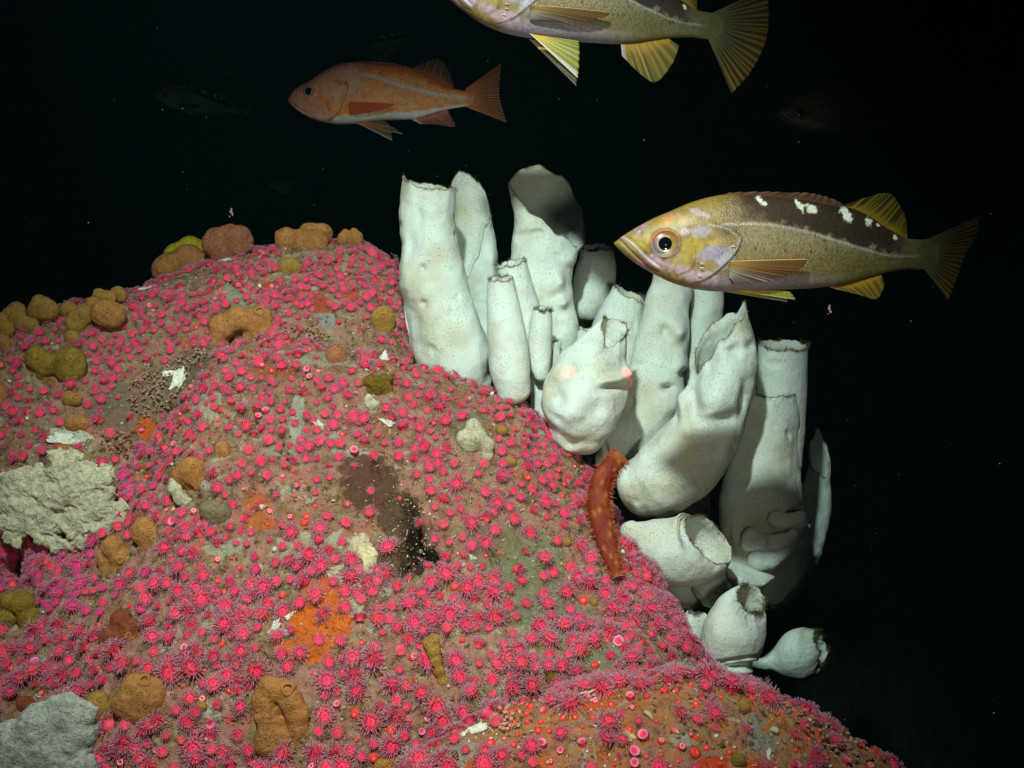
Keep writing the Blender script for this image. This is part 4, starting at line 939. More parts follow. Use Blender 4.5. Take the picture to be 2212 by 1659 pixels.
# ------------------------------------------------------------------ lobed sponges (one continuous mesh each)
def lumps_mesh(lobes, seed, n=54, k=9.0, noise_a=2.0, noise_f=0.05, cuts=(), squash=0.75, fine=0.0):
    """lobes: (x, y, z, r) in view units around the centre, y down, z towards the viewer"""
    L = np.array(lobes, float); m = 8
    lo = np.array([(L[:, i] - L[:, 3]).min() - m for i in range(3)]); hi = np.array([(L[:, i] + L[:, 3]).max() + m for i in range(3)])
    h = (hi - lo).max() / n; ax = [np.arange(lo[i], hi[i] + h, h) for i in range(3)]
    X, Y, Z = np.meshgrid(*ax, indexing='ij'); f = None
    for x, y, z, r in L:
        g = np.sqrt((X - x) ** 2 + (Y - y) ** 2 + ((Z - z) / squash) ** 2) - r
        f = g if f is None else smin(f, g, k)
    q = np.stack([X, Y, Z], -1)
    f = f + noise_a * fbm(q * noise_f + seed * 7.1, 2) * 2 + noise_a * 0.5 * fbm(q * noise_f * 3.2 + seed, 2)
    if not fine: f = f + 1.6 * fbm(q * 0.11 + seed, 3)
    if fine:
        wq = q * 0.022 + 0.6 * np.stack([fbm(q * 0.03 + s0, 2) for s0 in (3.1, 9.7, 15.2)], -1)
        rid = fbm(wq + seed, 3, ridged=True); f = f - fine * 3.2 * np.maximum(rid, -.2) + fine * 0.8 * fbm(q * 0.14 + seed, 2)
    for x, y, z, r in cuts:
        g = np.sqrt((X - x) ** 2 + (Y - y) ** 2 + (Z - z) ** 2) - r
        f = -smin(-f, g, 3.0)
    V, F = surface_nets(f, lo, h)
    return V, F
def to_world(V, vx, vy, d):
    """view-unit offsets round an anchor -> metres at the anchor's distance, a rigid placement"""
    u = d / 2212
    return P(vx, vy, d) + V[:, :1] * u * _R - V[:, 1:2] * u * _U - V[:, 2:3] * u * _F
def orient(V, F):
    c = V.mean(0); n = np.cross(V[F[:, 1]] - V[F[:, 0]], V[F[:, 2]] - V[F[:, 0]])
    return F if (n * (V[F].mean(1) - c)).sum() > 0 else F[:, ::-1]
def depth_at(vx, vy, dflt=None):
    loc, _ = hit(vx, vy)
    if loc is None: return dflt
    return float((loc - _C) @ _F)
def lobed(name, label, cat, vx, vy, lobes, mat, group=None, seed=0, osc=(), sink=0.25, ref=None, d=None, **kw):
    if d is None:
        d = depth_at(*(ref or (vx, vy)))
        if d is None:
            for dy in range(5, 160, 5):
                d = depth_at(vx, vy + dy)
                if d is not None: d += 0.02; break
    cuts = list(kw.pop('cuts', ()))
    V, F = lumps_mesh(lobes, seed, cuts=cuts, **kw)
    rz = max(l[3] for l in lobes)
    Wd = to_world(V, vx, vy, d) - _F * (rz * (0.75 - sink) * d / 2212) * 0.6
    F = orient(Wd, F); o0 = Wd.mean(0)
    if not osc:
        o = put(name, rawmesh(name, Wd - o0, F, True, None, None, [mat]), None, o0.tolist())
        return tag(o, label, cat, group)
    root = empty(name, o0); tag(root, label, cat, group)
    put('body', rawmesh(name, Wd - o0, F, True, None, None, [mat]), root)
    bv = BVHTree.FromPolygons(Wd.tolist(), F.tolist())
    for (ox, oy, orad) in osc:      # raised vent with a dark hole
        p = Vector(P(vx + ox, vy + oy, 1.0).tolist()); dr = (p - CAM).normalized(); loc, nor, i, ds = bv.ray_cast(CAM, dr)
        if loc is None: continue
        if nor.dot(dr) > 0: nor = -nor
        nn = np.array(nor); nn = nn * 0.6 - np.array(dr) * 0.4; nn /= np.linalg.norm(nn); a = np.cross(nn, [0.2, 0.3, 0.9]); a /= np.linalg.norm(a); b = np.cross(nn, a)
        u = d / 2212 * orad; th = np.arange(20) / 20 * 2 * math.pi; rings = []
        for r_, hgt in ((1.75, -0.45), (1.35, 0.10), (1.12, 0.42), (0.95, 0.50), (0.8, 0.36), (0.66, -0.2), (0.5, -0.9), (0.05, -1.0)):
            rings.append(np.array(loc) + (np.cos(th)[:, None] * a + np.sin(th)[:, None] * b) * u * r_ * (1 + 0.10 * np.sin(th * 3 + seed))[:, None] + nn * u * hgt)
        u *= 1.0; V2 = np.concatenate(rings); F2 = gridfaces(len(rings), 20, True)
        vcol = np.ones((len(V2), 3)) * lin((168, 112, 62)); vcol[100:] = lin((38, 22, 12))
        put('vent', rawmesh('vent', V2 - o0, F2, True, vcol, None, [M_DEBRIS]), root)
    return root
def G(vx, vy, label, lobes, mat, **kw):
    if 'osc' not in kw and max(l[3] for l in lobes) > 25 and vy > 560 and vx > 60:
        b_ = max(lobes, key=lambda l: l[3]); kw['osc'] = [(b_[0] * .8, b_[1] - 8, 4.2)]
    return lobed('lobed_sponge', label, 'sponge', vx, vy, lobes, mat, 'tan and orange lobed sponges on the rock', **kw)
G(402, 582, 'large two-lobed tan orange sponge overhanging the ridge line, in front of the yellow sponge', [(-30, 4, 0, 40), (8, -18, 0, 36), (38, 2, 4, 34), (5, 20, 0, 28), (12, 44, -6, 16)], M_PEACH, seed=1, k=14, noise_a=3, noise_f=.03, cuts=[(0, 4, 34, 10), (-10, 52, 10, 10)])
lobed('yellow_sponge', 'bright yellow sponge peeking out behind the big tan sponge on the ridge', 'sponge', 408, 545, [(-26, 8, 0, 26), (6, -4, 0, 30), (30, 2, 0, 24)], M_YELLOW, None, seed=2, d=1.93, k=14, noise_a=1.5)
G(496, 526, 'pinkish brown dome sponge on the ridge with small knobs on its top', [(-22, 2, 0, 34), (18, -2, 0, 36), (-4, -22, -4, 18), (28, -22, -4, 10), (-30, -22, 0, 9), (4, -32, 0, 7), (-10, 26, 0, 22)], M_PINKB, seed=3, d=1.86, k=10, noise_a=2.5)
G(658, 518, 'wide folded orange brown sponge on the ridge top, a second lobe behind', [(-34, 2, 6, 27), (-2, 6, 10, 26), (28, 6, 6, 27), (10, -16, -16, 24), (36, -14, -16, 24), (-50, -12, 4, 9)], M_PEACH, seed=4, d=1.86, k=7, noise_a=2.5, cuts=[(-14, 30, 36, 9), (14, -12, 26, 8)])
G(60, 700, 'squat ochre sponge between the leftmost tall one and the peaked hump', [(-8, 0, 0, 18), (10, 4, 0, 17)], M_TAN, seed=100, k=8, ref=(60, 712))
G(14, 735, 'orange brown sponge low at the left picture edge under the drooping one', [(-8, 0, 0, 18), (0, 14, 0, 14)], M_PEACH, seed=101, k=8)
G(256, 634, 'small ochre knob behind the flat topped sponge on the skyline', [(0, 0, 0, 15), (8, 6, 0, 12)], M_TAN, seed=102, k=6, ref=(262, 655))
G(757, 517, 'small brown sponge with two humps at the right end of the ridge', [(-12, 0, 0, 17), (12, -2, 0, 17), (-10, -14, 0, 8), (8, -16, 0, 8)], M_PEACH, seed=5, d=1.85, k=5)
G(626, 582, 'small rounded ochre sponge among anemones under the wide folded one', [(0, -4, 0, 22), (-8, 12, 0, 16), (14, -4, 0, 14)], M_TAN, seed=6, k=8)
G(526, 708, 'horseshoe shaped orange tan sponge with a notch below, on the upper slope', [(-42, 0, 0, 30), (-54, 26, 0, 20), (-40, 42, -4, 12), (-12, -18, 0, 28), (10, -14, 6, 24), (34, -16, 0, 32), (42, 8, 0, 30), (18, 26, 0, 20)], M_PEACH, seed=7, k=10, noise_a=3, noise_f=.03, cuts=[(-20, 34, 10, 15), (2, 12, 34, 9)], osc=[(34, -36, 8)])
G(828, 694, 'oval olive yellow sponge near the foot of the tall white sponge', [(0, -4, 0, 27), (0, 14, 0, 22), (6, -20, 0, 12)], M_TAN, seed=8, k=10, noise_a=1.2)
G(727, 773, 'pear shaped pinkish sponge on a short stalk, on the middle slope', [(0, -6, 0, 23), (2, 12, 0, 21), (6, 34, -6, 10), (8, 46, -10, 8)], M_PINKB, seed=9, k=9, noise_a=1.2, osc=[(4, -22, 5)])
G(820, 838, 'dark olive knobbly sponge between the oval sponge and the pale grey finger', [(-18, -14, 0, 16), (12, -16, 0, 16), (-4, 8, 0, 20), (18, 8, 0, 16), (-20, 12, 0, 12)], M_DARKOL, seed=10, k=6, noise_a=5, noise_f=.07)
G(240, 678, 'smooth round orange tan sponge on the left ridge', [(-8, 0, 6, 30), (10, 4, 4, 28)], M_PEACH, seed=11, k=12, noise_a=1.0, ref=(240, 704))
G(188, 680, 'long slanting ochre sponge leaning on the smooth round one', [(-22, 22, 0, 22), (-4, 2, 0, 22), (18, -20, 0, 20), (-22, 4, 0, 14)], M_TAN, seed=12, k=10, ref=(188, 704))
G(226, 640, 'flat topped ochre sponge behind the smooth round one on the skyline', [(-8, 2, 0, 17), (12, 4, 0, 16), (-12, -8, 0, 9)], M_TAN, seed=13, k=8, ref=(226, 680))
G(95, 665, 'ochre sponge hump with a small peak on the left skyline', [(0, 2, 0, 26), (-8, -16, 0, 12), (16, 6, 0, 20), (-14, 8, 0, 18)], M_TAN, seed=14, k=10, ref=(95, 696))
G(150, 666, 'low ochre sponge lump between the peaked hump and the slanting sponge', [(-4, 4, 0, 14), (10, 4, 0, 13), (0, -8, 0, 8)], M_TAN, seed=15, k=6, ref=(150, 690))
G(38, 678, 'leftmost tall ochre sponge on the skyline', [(0, -6, 0, 20), (-12, 10, 0, 22), (10, 16, 0, 18)], M_TAN, seed=16, k=8, ref=(38, 706))
G(12, 702, 'drooping ochre sponge cut by the left picture edge', [(-6, -8, 4, 20), (4, 10, 4, 20), (-4, 30, 4, 14)], M_TAN, seed=17, k=8, ref=(12, 722))
G(158, 730, 'small ball shaped ochre sponge below the slanting one', [(0, 0, 0, 17), (4, 2, 0, 16)], M_TAN, seed=18, k=4, noise_a=0.8)
G(125, 786, 'large dull brown sponge of two joined lobes on the left slope', [(-42, -12, 0, 26), (-22, 4, 0, 26), (-30, 28, 0, 12), (0, -2, 2, 22), (34, -2, 4, 34), (34, 14, 4, 32)], M_OLIVE, seed=19, k=10, noise_a=2.5, noise_f=.03)
G(157, 861, 'small ochre sponge with one dark pore, under the two-lobed brown one', [(-4, 0, 0, 17), (10, 2, 0, 14)], M_TAN, seed=20, k=6, noise_a=1.0, osc=[(8, -4, 4.5)])
G(168, 915, 'orange brown button sponge with one dark pore near white crust', [(-6, 0, 0, 20), (8, 0, 0, 20)], M_PEACH, seed=21, k=8, noise_a=1.0, osc=[(7, 3, 4.5)])
G(0, 862, 'brown sponge half cut by the left picture edge', [(-6, -14, 0, 26), (-4, 14, 0, 24)], M_PEACH, seed=22, k=8)
G(150, 982, 'brown sponge top rising behind the craggy grey sponge', [(-8, 0, 0, 24), (14, 8, 0, 22), (34, 16, 0, 16)], M_PEACH, seed=23, k=8, noise_a=1.0)
G(412, 1030, 'brown hood shaped sponge over a pale torn base with a dark gap', [(8, -16, 6, 30), (14, 6, 6, 26), (-14, -4, 0, 24), (22, 22, 2, 14)], M_PEACH, seed=24, k=8, noise_a=1.2, cuts=[(2, 26, 22, 14)])
lobed('grey_sponge', 'pale torn sponge base under the brown hood shaped sponge', 'sponge', 400, 1062, [(-20, -6, 0, 16), (-10, 14, 0, 16), (10, 24, 0, 15), (30, 10, -4, 8), (38, -6, -4, 7), (-24, -22, -2, 10)], M_GREY, None, seed=25, k=8, noise_a=2.5)
G(468, 1106, 'grey green and pink rounded sponge right of the craggy grey sponge', [(-10, -4, 0, 25), (10, 2, 0, 24), (-4, 14, 0, 20)], M_GREYG, seed=26, k=10, noise_a=1.5)
G(482, 976, 'small smooth brown sponge beside a big open anemone on the main boulder', [(0, -6, 0, 18), (0, 10, 0, 17)], M_PEACH, seed=27, k=8, noise_a=1.0)
G(246, 1202, 'brown sponge of three fused lobes with a dark pore, touching the craggy grey sponge', [(4, -22, 4, 26), (20, 4, 4, 26), (-18, 6, 0, 18), (-8, 30, 0, 20), (14, 28, 4, 22)], M_PEACH, seed=28, k=6, noise_a=1.5, osc=[(14, 8, 6)], cuts=[(-6, 14, 34, 5)])
G(318, 1160, 'oval brown sponge hanging between craggy grey sponge and anemones', [(-4, -22, 0, 24), (8, -2, 0, 26), (6, 20, 0, 22), (-16, -4, 0, 16)], M_PEACH, seed=29, k=10, noise_a=1.5)
G(42, 1328, 'two olive brown sponge lobes at the lower left edge', [(10, -26, 0, 28), (24, 6, 0, 26), (22, 28, 0, 20), (-24, 6, 0, 22), (-24, 34, 0, 20), (-16, -30, 0, 22)], M_OLIVE, seed=30, k=5, noise_a=1.5)
G(266, 1366, 'wrinkled red brown sponge on the lower left slope', [(0, -30, 0, 24), (-20, 10, 4, 26), (14, 14, 4, 28), (20, -14, 2, 22), (-6, -8, 0, 24), (-4, 32, 0, 22)], M_REDB, seed=31, k=5, noise_a=4, noise_f=.045)
G(306, 1508, 'big rounded tan sponge with a raised vent, lower left', [(-4, -26, 6, 34), (24, -4, 6, 34), (-22, 8, 6, 36), (4, 24, 4, 34), (30, -26, 2, 22)], M_PEACH, seed=32, k=16, noise_a=1.5, osc=[(6, -38, 10)])
G(218, 1522, 'ochre ball sponge stuck to the left side of the big vented one', [(-4, -4, 0, 28), (2, 12, 0, 26)], M_TAN, seed=33, k=10, noise_a=0.8)
G(608, 1542, 'largest tan sponge, two long thick ridges joined, with an open vent', [(-22, -66, 2, 24), (-34, -36, 2, 26), (-30, -4, 2, 24), (-22, 30, 2, 26), (-26, 58, 0, 28), (-2, 78, 0, 16), (6, -58, 6, 27), (28, -36, 8, 27), (40, -6, 6, 27), (42, 24, 4, 25), (34, 50, 2, 20), (8, 40, 2, 22), (4, 10, -6, 20), (-6, -20, -6, 20)], M_PEACH, seed=34, k=12, noise_a=1.6, n=84, osc=[(13, -54, 11)], sink=-0.5)
G(948, 1440, 'narrow crooked tan finger sponge lying on the lower slope', [(-20, -58, 0, 14), (-8, -62, 0, 13), (-8, -40, 2, 16), (-4, -20, 2, 14), (4, 2, 2, 13), (12, 24, 2, 14), (20, 46, 2, 13), (22, 62, 2, 11)], M_TAN, seed=35, k=8, noise_a=1.5, n=70, osc=[(22, 50, 4)], sink=-2.2)
for i, (x, y, r, lab, m) in enumerate([(435, 1523, 11, 'tiny tan bead sponge in a gravelly gap left of the largest tan sponge', M_TAN), (1083, 929, 12, 'small ochre bead sponge right of the smooth grey one', M_TAN),
        (1101, 996, 13, 'small ochre bead sponge below the smooth grey one', M_TAN), (1192, 1465, 15, 'olive bead sponge near the crest of the front boulder', M_DARKOL),
        (1150, 1467, 10, 'small brown bead sponge left of the olive one', M_TAN), (952, 852, 12, 'pair of tiny ochre beads beside white grains on the upper main boulder', M_TAN),
        (1281, 1300, 9, 'small pale ochre bead sponge right of the sea cucumber tail', M_TAN), (892, 1470, 13, 'brown bead sponge left of the finger sponge', M_TAN),
        (1056, 1490, 14, 'grey green bead sponge just above the front boulder', M_GREYG), (1604, 1524, 15, 'ochre ball sponge on the front boulder near its crest', M_TAN),
        (1592, 1640, 16, 'dull green brown rounded sponge low on the front boulder', M_OLIVE), (1840, 1640, 10, 'small tan upright sponge near the right foot of the front boulder', M_TAN), (60, 1520, 20, 'dark brown low sponge at the lower left edge', M_REDB), (560, 1225, 8, 'tiny pale bead sponge right of the pale crust', M_GREY), (1222, 1170, 10, 'faint tan bead sponge near the sea cucumber', M_TAN)]):
    lobed('bead_sponge', lab, 'sponge', x, y, [(0, 0, 0, r), (r * .4, r * .3, 0, r * .8)], m, 'small rounded bead sponges', seed=50 + i, k=5, noise_a=0.8, n=26, sink=.1)
G(850, 1652, 'tan sponge cut by the bottom picture edge', [(-20, 4, 0, 22), (14, 2, 0, 26), (34, 8, 0, 18)], M_PEACH, seed=70, k=8)
lobed('cone_sponge', 'small orange cone sponge on the crest of the front boulder', 'sponge', 1424, 1468, [(0, 0, 0, 14), (0, -7, 0, 8), (-12, 4, 0, 9), (12, 4, 0, 9)], blob_mat('orange_cone', (226, 138, 80), (206, 112, 60)), None, seed=71, k=8, noise_a=1, sink=.1, n=40)
lobed('grey_sponge', 'smooth grey sponge with two arms, right of the dark patch', 'sponge', 1025, 955, [(-2, -34, 0, 18), (-20, -8, 0, 20), (6, -12, 2, 22), (26, 6, 0, 18), (28, 30, 0, 14), (24, 42, -4, 10), (-10, 8, 0, 16)], M_GREY, 'smooth grey sponges on the main boulder', seed=72, k=10, noise_a=1.2)
lobed('grey_sponge', 'small grey finger sponge left of the dark olive knobbly one', 'sponge', 800, 876, [(-4, -16, 0, 10), (-2, 0, 0, 12), (10, 14, 0, 9), (12, -2, 0, 10)], M_GREY, 'smooth grey sponges on the main boulder', seed=73, k=7, noise_a=1.0, n=36)
lobed('grey_sponge', 'green grey lumpy sponge at the right foot of the main boulder', 'sponge', 1462, 1444, [(-24, -4, 0, 12), (-6, -6, 0, 14), (14, -4, 0, 14), (28, -2, 0, 12), (0, 8, 0, 12), (-18, 10, 0, 8)], blob_mat('green_grey_sponge', (150, 150, 128), (120, 124, 102)), 'smooth grey sponges on the main boulder', seed=74, k=6, noise_a=2, n=44)

# craggy grey sponge, lower left: one continuous ruffled mass
def craggy(label, vx, vy, d, outline_lobes, mat, seed, n, ruffle, k=5, fine=5):
    r_ = np.random.default_rng(seed); L = []
    for (x, y, r) in outline_lobes:
        L.append((x, y, 0, r))
        for _ in range(ruffle):
            a = r_.random() * 2 * math.pi; q = r * (0.8 + 0.35 * r_.random())
            L.append((x + math.cos(a) * q, y + math.sin(a) * q, r_.uniform(-0.5, 0.3) * r, r * r_.uniform(0.14, 0.30)))
    return lobed('craggy_grey_sponge', label, 'sponge', vx, vy, L, mat, None, seed=seed, d=d, k=k, noise_a=5, noise_f=.035, fine=fine, n=n, squash=0.45, sink=0.75)
craggy('big craggy pale grey sponge with ruffled lobes at the left, over a dark hollow', 130, 1080, 1.45,
    [(-90, -26, 36), (-118, 0, 20), (-80, 14, 36), (-58, -44, 24), (-70, 50, 26), (-40, 70, 20), (-118, 46, 12), (-108, 76, 9), (-96, 92, 7), (10, -56, 38), (0, -84, 20), (30, -30, 44), (-10, -10, 34), (60, -34, 34), (84, -48, 24), (104, -24, 16), (60, 6, 36), (90, 18, 26), (120, 24, 18), (34, 40, 34), (60, 62, 26), (84, 66, 20), (6, 60, 12), (-16, 92, 12), (18, 92, 10), (40, 84, 14), (138, 48, 12), (112, 50, 14), (-30, 30, 26)], M_GREY, 80, 160, 12, fine=7)
craggy('pale smooth grey sponge slab in the bottom left corner', 90, 1610, 1.08,
    [(-60, 10, 60), (0, -30, 60), (50, -60, 50), (20, 30, 70), (70, -20, 44), (-90, 60, 60), (60, 50, 60), (90, -70, 26)], M_GREYP, 81, 90, 2, k=14, fine=3)

# ------------------------------------------------------------------ shells, snail, white crusts
def shell_plate(label, vx, vy, w_, h_, rot, curl, seed, name='shell', cat='shell', mat=None, lift=4):
    loc, nor = hit(vx, vy)
    if loc is None: return
    d = (loc - _C) @ _F; u = d / 2212; r_ = np.random.default_rng(seed); n = 34
    a, b = np.meshgrid(np.linspace(-1, 1, n), np.linspace(-1, 1, n), indexing='ij')
    rr = np.sqrt(a * a + b * b) + 1e-9; mx = np.maximum(abs(a), abs(b)); a2, b2 = a * mx / rr, b * mx / rr
    th = np.arctan2(b, a); jag = 1 + 0.22 * np.sin(th * 3 + seed) + 0.12 * np.sin(th * 7 + seed * 2) + 0.06 * np.sin(th * 17 + seed)
    X = a2 * w_ * jag; Y = b2 * h_ * jag
    Z = curl * (a2 ** 2 * 0.8 - 0.3) + curl * 0.35 * fbm(np.stack([a * 2, b * 2, a * 0 + seed], -1), 3) * 2 + 0.8 * np.sin(rr * 16)
    ax = _R * math.cos(R(rot)) - _U * math.sin(R(rot)); ax -= nor * (ax @ nor); ax /= np.linalg.norm(ax); ay = np.cross(nor, ax)
    up = loc + X[..., None] * u * ax + Y[..., None] * u * ay + (Z + lift)[..., None] * u * nor
    lo_ = up - nor * u * 1.6; m = n * n; F = gridfaces(n, n)
    loop = [i * n for i in range(n)] + [(n - 1) * n + j for j in range(1, n)] + [i * n + n - 1 for i in range(n - 2, -1, -1)] + list(range(n - 2, 0, -1))
    S_ = np.array([[loop[i], loop[(i + 1) % len(loop)], loop[(i + 1) % len(loop)] + m, loop[i] + m] for i in range(len(loop))])
    V = np.vstack([up.reshape(-1, 3), lo_.reshape(-1, 3)])
    o = put(name, rawmesh(name, V - loc, [F, F[:, ::-1] + m, S_[:, ::-1]], True, None, None, [mat or M_SHELL]), None, loc.tolist())
    return tag(o, label, cat, 'shells and white crusts on the rock')
M_CREAM = flat_mat('cream_crust', (206, 192, 150), 0.8, 0.15, (186, 166, 120), 200)
M_WHITE = flat_mat('white_crust', (226, 222, 208), 0.7, 0.2, (196, 190, 172), 160)
for i, a in enumerate([
    (386, 828, 16, 34, 20, 10, 'ribbed white broken shell standing between upper and main boulder', M_WHITE), (372, 808, 22, 8, -8, 4, 'thin white shell edge lying above the ribbed broken shell', M_WHITE),
    (318, 624, 18, 6, -14, 3, 'white crust strip on the ridge left of the big tan sponge', M_WHITE), (493, 563, 20, 5, 8, 3, 'thin white curved shell under the pinkish dome sponge', M_SHELL),
    (838, 913, 18, 6, 24, 4, 'narrow white shell sliver above the dark patch', M_WHITE), (876, 908, 14, 13, 0, 4, 'cream fan shaped shell beside the narrow sliver', M_CREAM),
    (592, 1358, 8, 24, 35, 3, 'white angled crust left of the orange patch', M_WHITE), (628, 1330, 13, 5, -35, 3, 'short white crust tip touching the orange patch', M_WHITE), (140, 950, 36, 12, 10, 3, 'flat white crust above the craggy grey sponge', M_WHITE),
    (1022, 1580, 34, 13, -28, 6, 'thick white broken shell at the lower left of the front boulder', M_WHITE), (1258, 1500, 32, 6, -14, 3, 'cream shell plate on the crest of the front boulder', M_CREAM),
    (690, 920, 12, 18, 10, 3, 'white crust patch near the pale stripe above the dark patch', M_WHITE), (795, 1205, 17, 34, -20, 3, 'cream lumpy crust below the dark patch', M_CREAM),
    (1358, 1592, 12, 11, 0, 4, 'round cream barnacle scar on the front boulder', M_CREAM), (808, 1195, 8, 8, 0, 2, 'tiny white crust dot under the dark patch', M_WHITE),
    (1162, 1485, 4, 14, -35, 2, 'thin white worm tube left of the front boulder crest', M_WHITE), (812, 800, 9, 5, 15, 3, 'white scrap of shell below the cone shaped snail', M_WHITE),
    (1660, 1632, 6, 16, 10, 3, 'white branching scrap on the front boulder', M_WHITE), (1020, 1205, 9, 5, 30, 3, 'white scrap in the gravelly area of the main boulder', M_SHELL),
    (570, 1095, 9, 5, 0, 3, 'small grey oval shell in the gap left of the dark patch', M_SHELL), (610, 1368, 14, 10, 0, 2, 'white flat crust under the angled crust', M_WHITE)]):
    x, y, w_, h_, rt, cu, lab, mt = a; shell_plate(lab, x, y, w_, h_, rt, cu, i + 1, mat=mt)
# cone shaped top snail
def snail(vx, vy, label):
    loc, nor = hit(vx, vy); d = (loc - _C) @ _F; u = d / 2212
    root = empty('snail', loc); tag(root, label, 'snail')
    up = _U * 0.9 + nor * 0.35 + _R * .1; up /= np.linalg.norm(up); a = np.cross(up, nor); a /= np.linalg.norm(a); b = np.cross(up, a)
    n, m = 90, 40; t = np.linspace(0, 1, n); th = np.arange(m) / m * 2 * math.pi; T, H = np.meshgrid(t, th, indexing='ij')
    whorl = (T * 4.2 + H / (2 * math.pi)) % 1
    r = 12.5 * (1 - T) ** 0.95 + 1.2 * (1 - T) * np.sin(whorl * math.pi) + 0.2
    V = loc + nor * 4 * u + up * (T * 23 - 6)[..., None] * u + (np.cos(H) * r)[..., None] * a * u + (np.sin(H) * r)[..., None] * b * u
    k = sstep(0.75, 1.0, whorl); c = lerp(np.broadcast_to(lin((222, 212, 206)), V.shape).copy(), lin((176, 112, 116)), k * 0.8 + 0.0)
    c = lerp(c, lin((150, 110, 110)), sstep(.1, .3, fbm(V * 200, 2)) * .6)
    V2 = np.vstack([V.reshape(-1, 3), V[0].mean(0)]); c2 = np.vstack([c.reshape(-1, 3), [0.2, 0.15, 0.12]])
    f3 = np.array([[n * m, (j + 1) % m, j] for j in range(m)])
    put('shell', rawmesh('shell', V2 - loc, [gridfaces(n, m, True), f3], True, c2, None, [M_ANEM]), root)
    v, f = surface_nets_blob = lumps_mesh([(-6, 8, 2, 5), (2, 10, 3, 5), (-12, 9, 2, 3.5)], 4, n=24, k=4, noise_a=.6)
    W_ = to_world(v, vx, vy, d) - _F * 0.004
    put('foot', rawmesh('foot', W_ - loc, orient(W_, f), True, None, None, [M_GREY]), root)
snail(830, 775, 'white and pink striped cone shaped snail on the slope below the oval olive sponge')

# ------------------------------------------------------------------ sea cucumber
def cucumber():
    pts = catmull([(1344, 982, 17), (1335, 992, 21), (1316, 1012, 24), (1299, 1042, 26), (1293, 1080, 27), (1296, 1115, 26), (1305, 1150, 25), (1314, 1182, 23), (1324, 1212, 19), (1331, 1234, 13), (1334, 1246, 4)], 130)
    d = np.interp(np.linspace(0, 1, 130), [0, .15, .4, .7, 1], [1.475, 1.455, 1.435, 1.385, 1.345])
    m = 64; th = np.arange(m) / m * 2 * math.pi; T = np.gradient(pts[:, :2], axis=0); T /= np.linalg.norm(T, axis=1)[:, None]
    A = np.stack([-T[:, 1], T[:, 0]], 1); r = pts[:, 2] * 0.9; r[0] *= 0.55; r[1] *= .8
    V = np.zeros((130, m, 3))
    for i in range(130):
        V[i] = P(pts[i, 0] + A[i, 0] * r[i] * np.cos(th), pts[i, 1] + A[i, 1] * r[i] * np.cos(th), d[i] - np.sin(th) * r[i] * d[i] / 2212 * 0.85)
    cen = V.mean(1, keepdims=True); nrm = V - cen; nrm /= np.linalg.norm(nrm, axis=-1)[..., None]
    V = V + nrm * (0.0030 * fbm(V * 55, 2) + 0.0014 * fbm(V * 200, 2))[..., None]
    c = np.broadcast_to(lin((122, 38, 16)), V.shape).copy()
    c = lerp(c, lin((156, 72, 22)), sstep(-.05, .25, fbm(V * 45, 3)) * .7)
    k = np.linspace(0, 1, 130)[:, None] + 0 * th[None]
    c = lerp(c, lin((196, 112, 40)), sstep(.17, .02, k) * .7); c = lerp(c, lin((190, 104, 36)), sstep(.88, .98, k) * .6)
    warts = [(.30, 95), (.46, 92), (.48, 60), (.62, 118), (.76, 88), (.82, 112), (.94, 92), (.10, 110), (.18, 122), (.05, 70), (.56, 140), (.37, 130), (.70, 60)]
    for (a, t) in warts:
        g = gau((k - a) * 250, 5.0) * gau(((np.degrees(th)[None] - t + 180) % 360 - 180) * 0.42, 5.0)
        V = V + nrm * (g * 0.0020)[..., None]; c = lerp(c, lin((180, 110, 48)), g * .7)
    o0 = V[65].mean(0); root = empty('sea_cucumber', o0); tag(root, 'rust red sea cucumber with pale bumps lying along the edge between rock and sponges', 'sea cucumber')
    n = 130 * m; f3 = np.array([[n, j, (j + 1) % m] for j in range(m)]); f4 = np.array([[n + 1, 129 * m + (j + 1) % m, 129 * m + j] for j in range(m)])
    Vv = np.vstack([V.reshape(-1, 3), V[0].mean(0), V[-1].mean(0)]); cc = np.vstack([c.reshape(-1, 3), c[0, 0], c[-1, 0]])
    Fq = gridfaces(130, m, True)
    put('body', rawmesh('cucumber_body', Vv - o0, [Fq, f3, f4], True, cc, None, [col_mat('cucumber_skin', .6, .3, 0, (700, 0.0012))]), root)
    bag = Bag(); r_ = np.random.default_rng(12)
    for _ in range(560):
        i = r_.integers(2, 128); t = r_.choice([r_.normal(0, 14), r_.normal(180, 14), r_.uniform(20, 160)], p=[.42, .42, .16]) % 360; j = int(t / 360 * m) % m
        nn = nrm[i, j] + r_.normal(size=3) * .3; L = r_.uniform(.0025, .0062)
        v, f = strand([V[i, j] - nn * .0006, V[i, j] + nn * L * .6, V[i, j] + nn * L], [.00055, .00042, .0003], 4)
        bag.add(v, f, lin((160, 74, 34)) if r_.random() < .7 else lin((190, 110, 90)))
    put('papillae', bag.mesh('papillae', [M_ANEM], origin=o0), root)
cucumber()

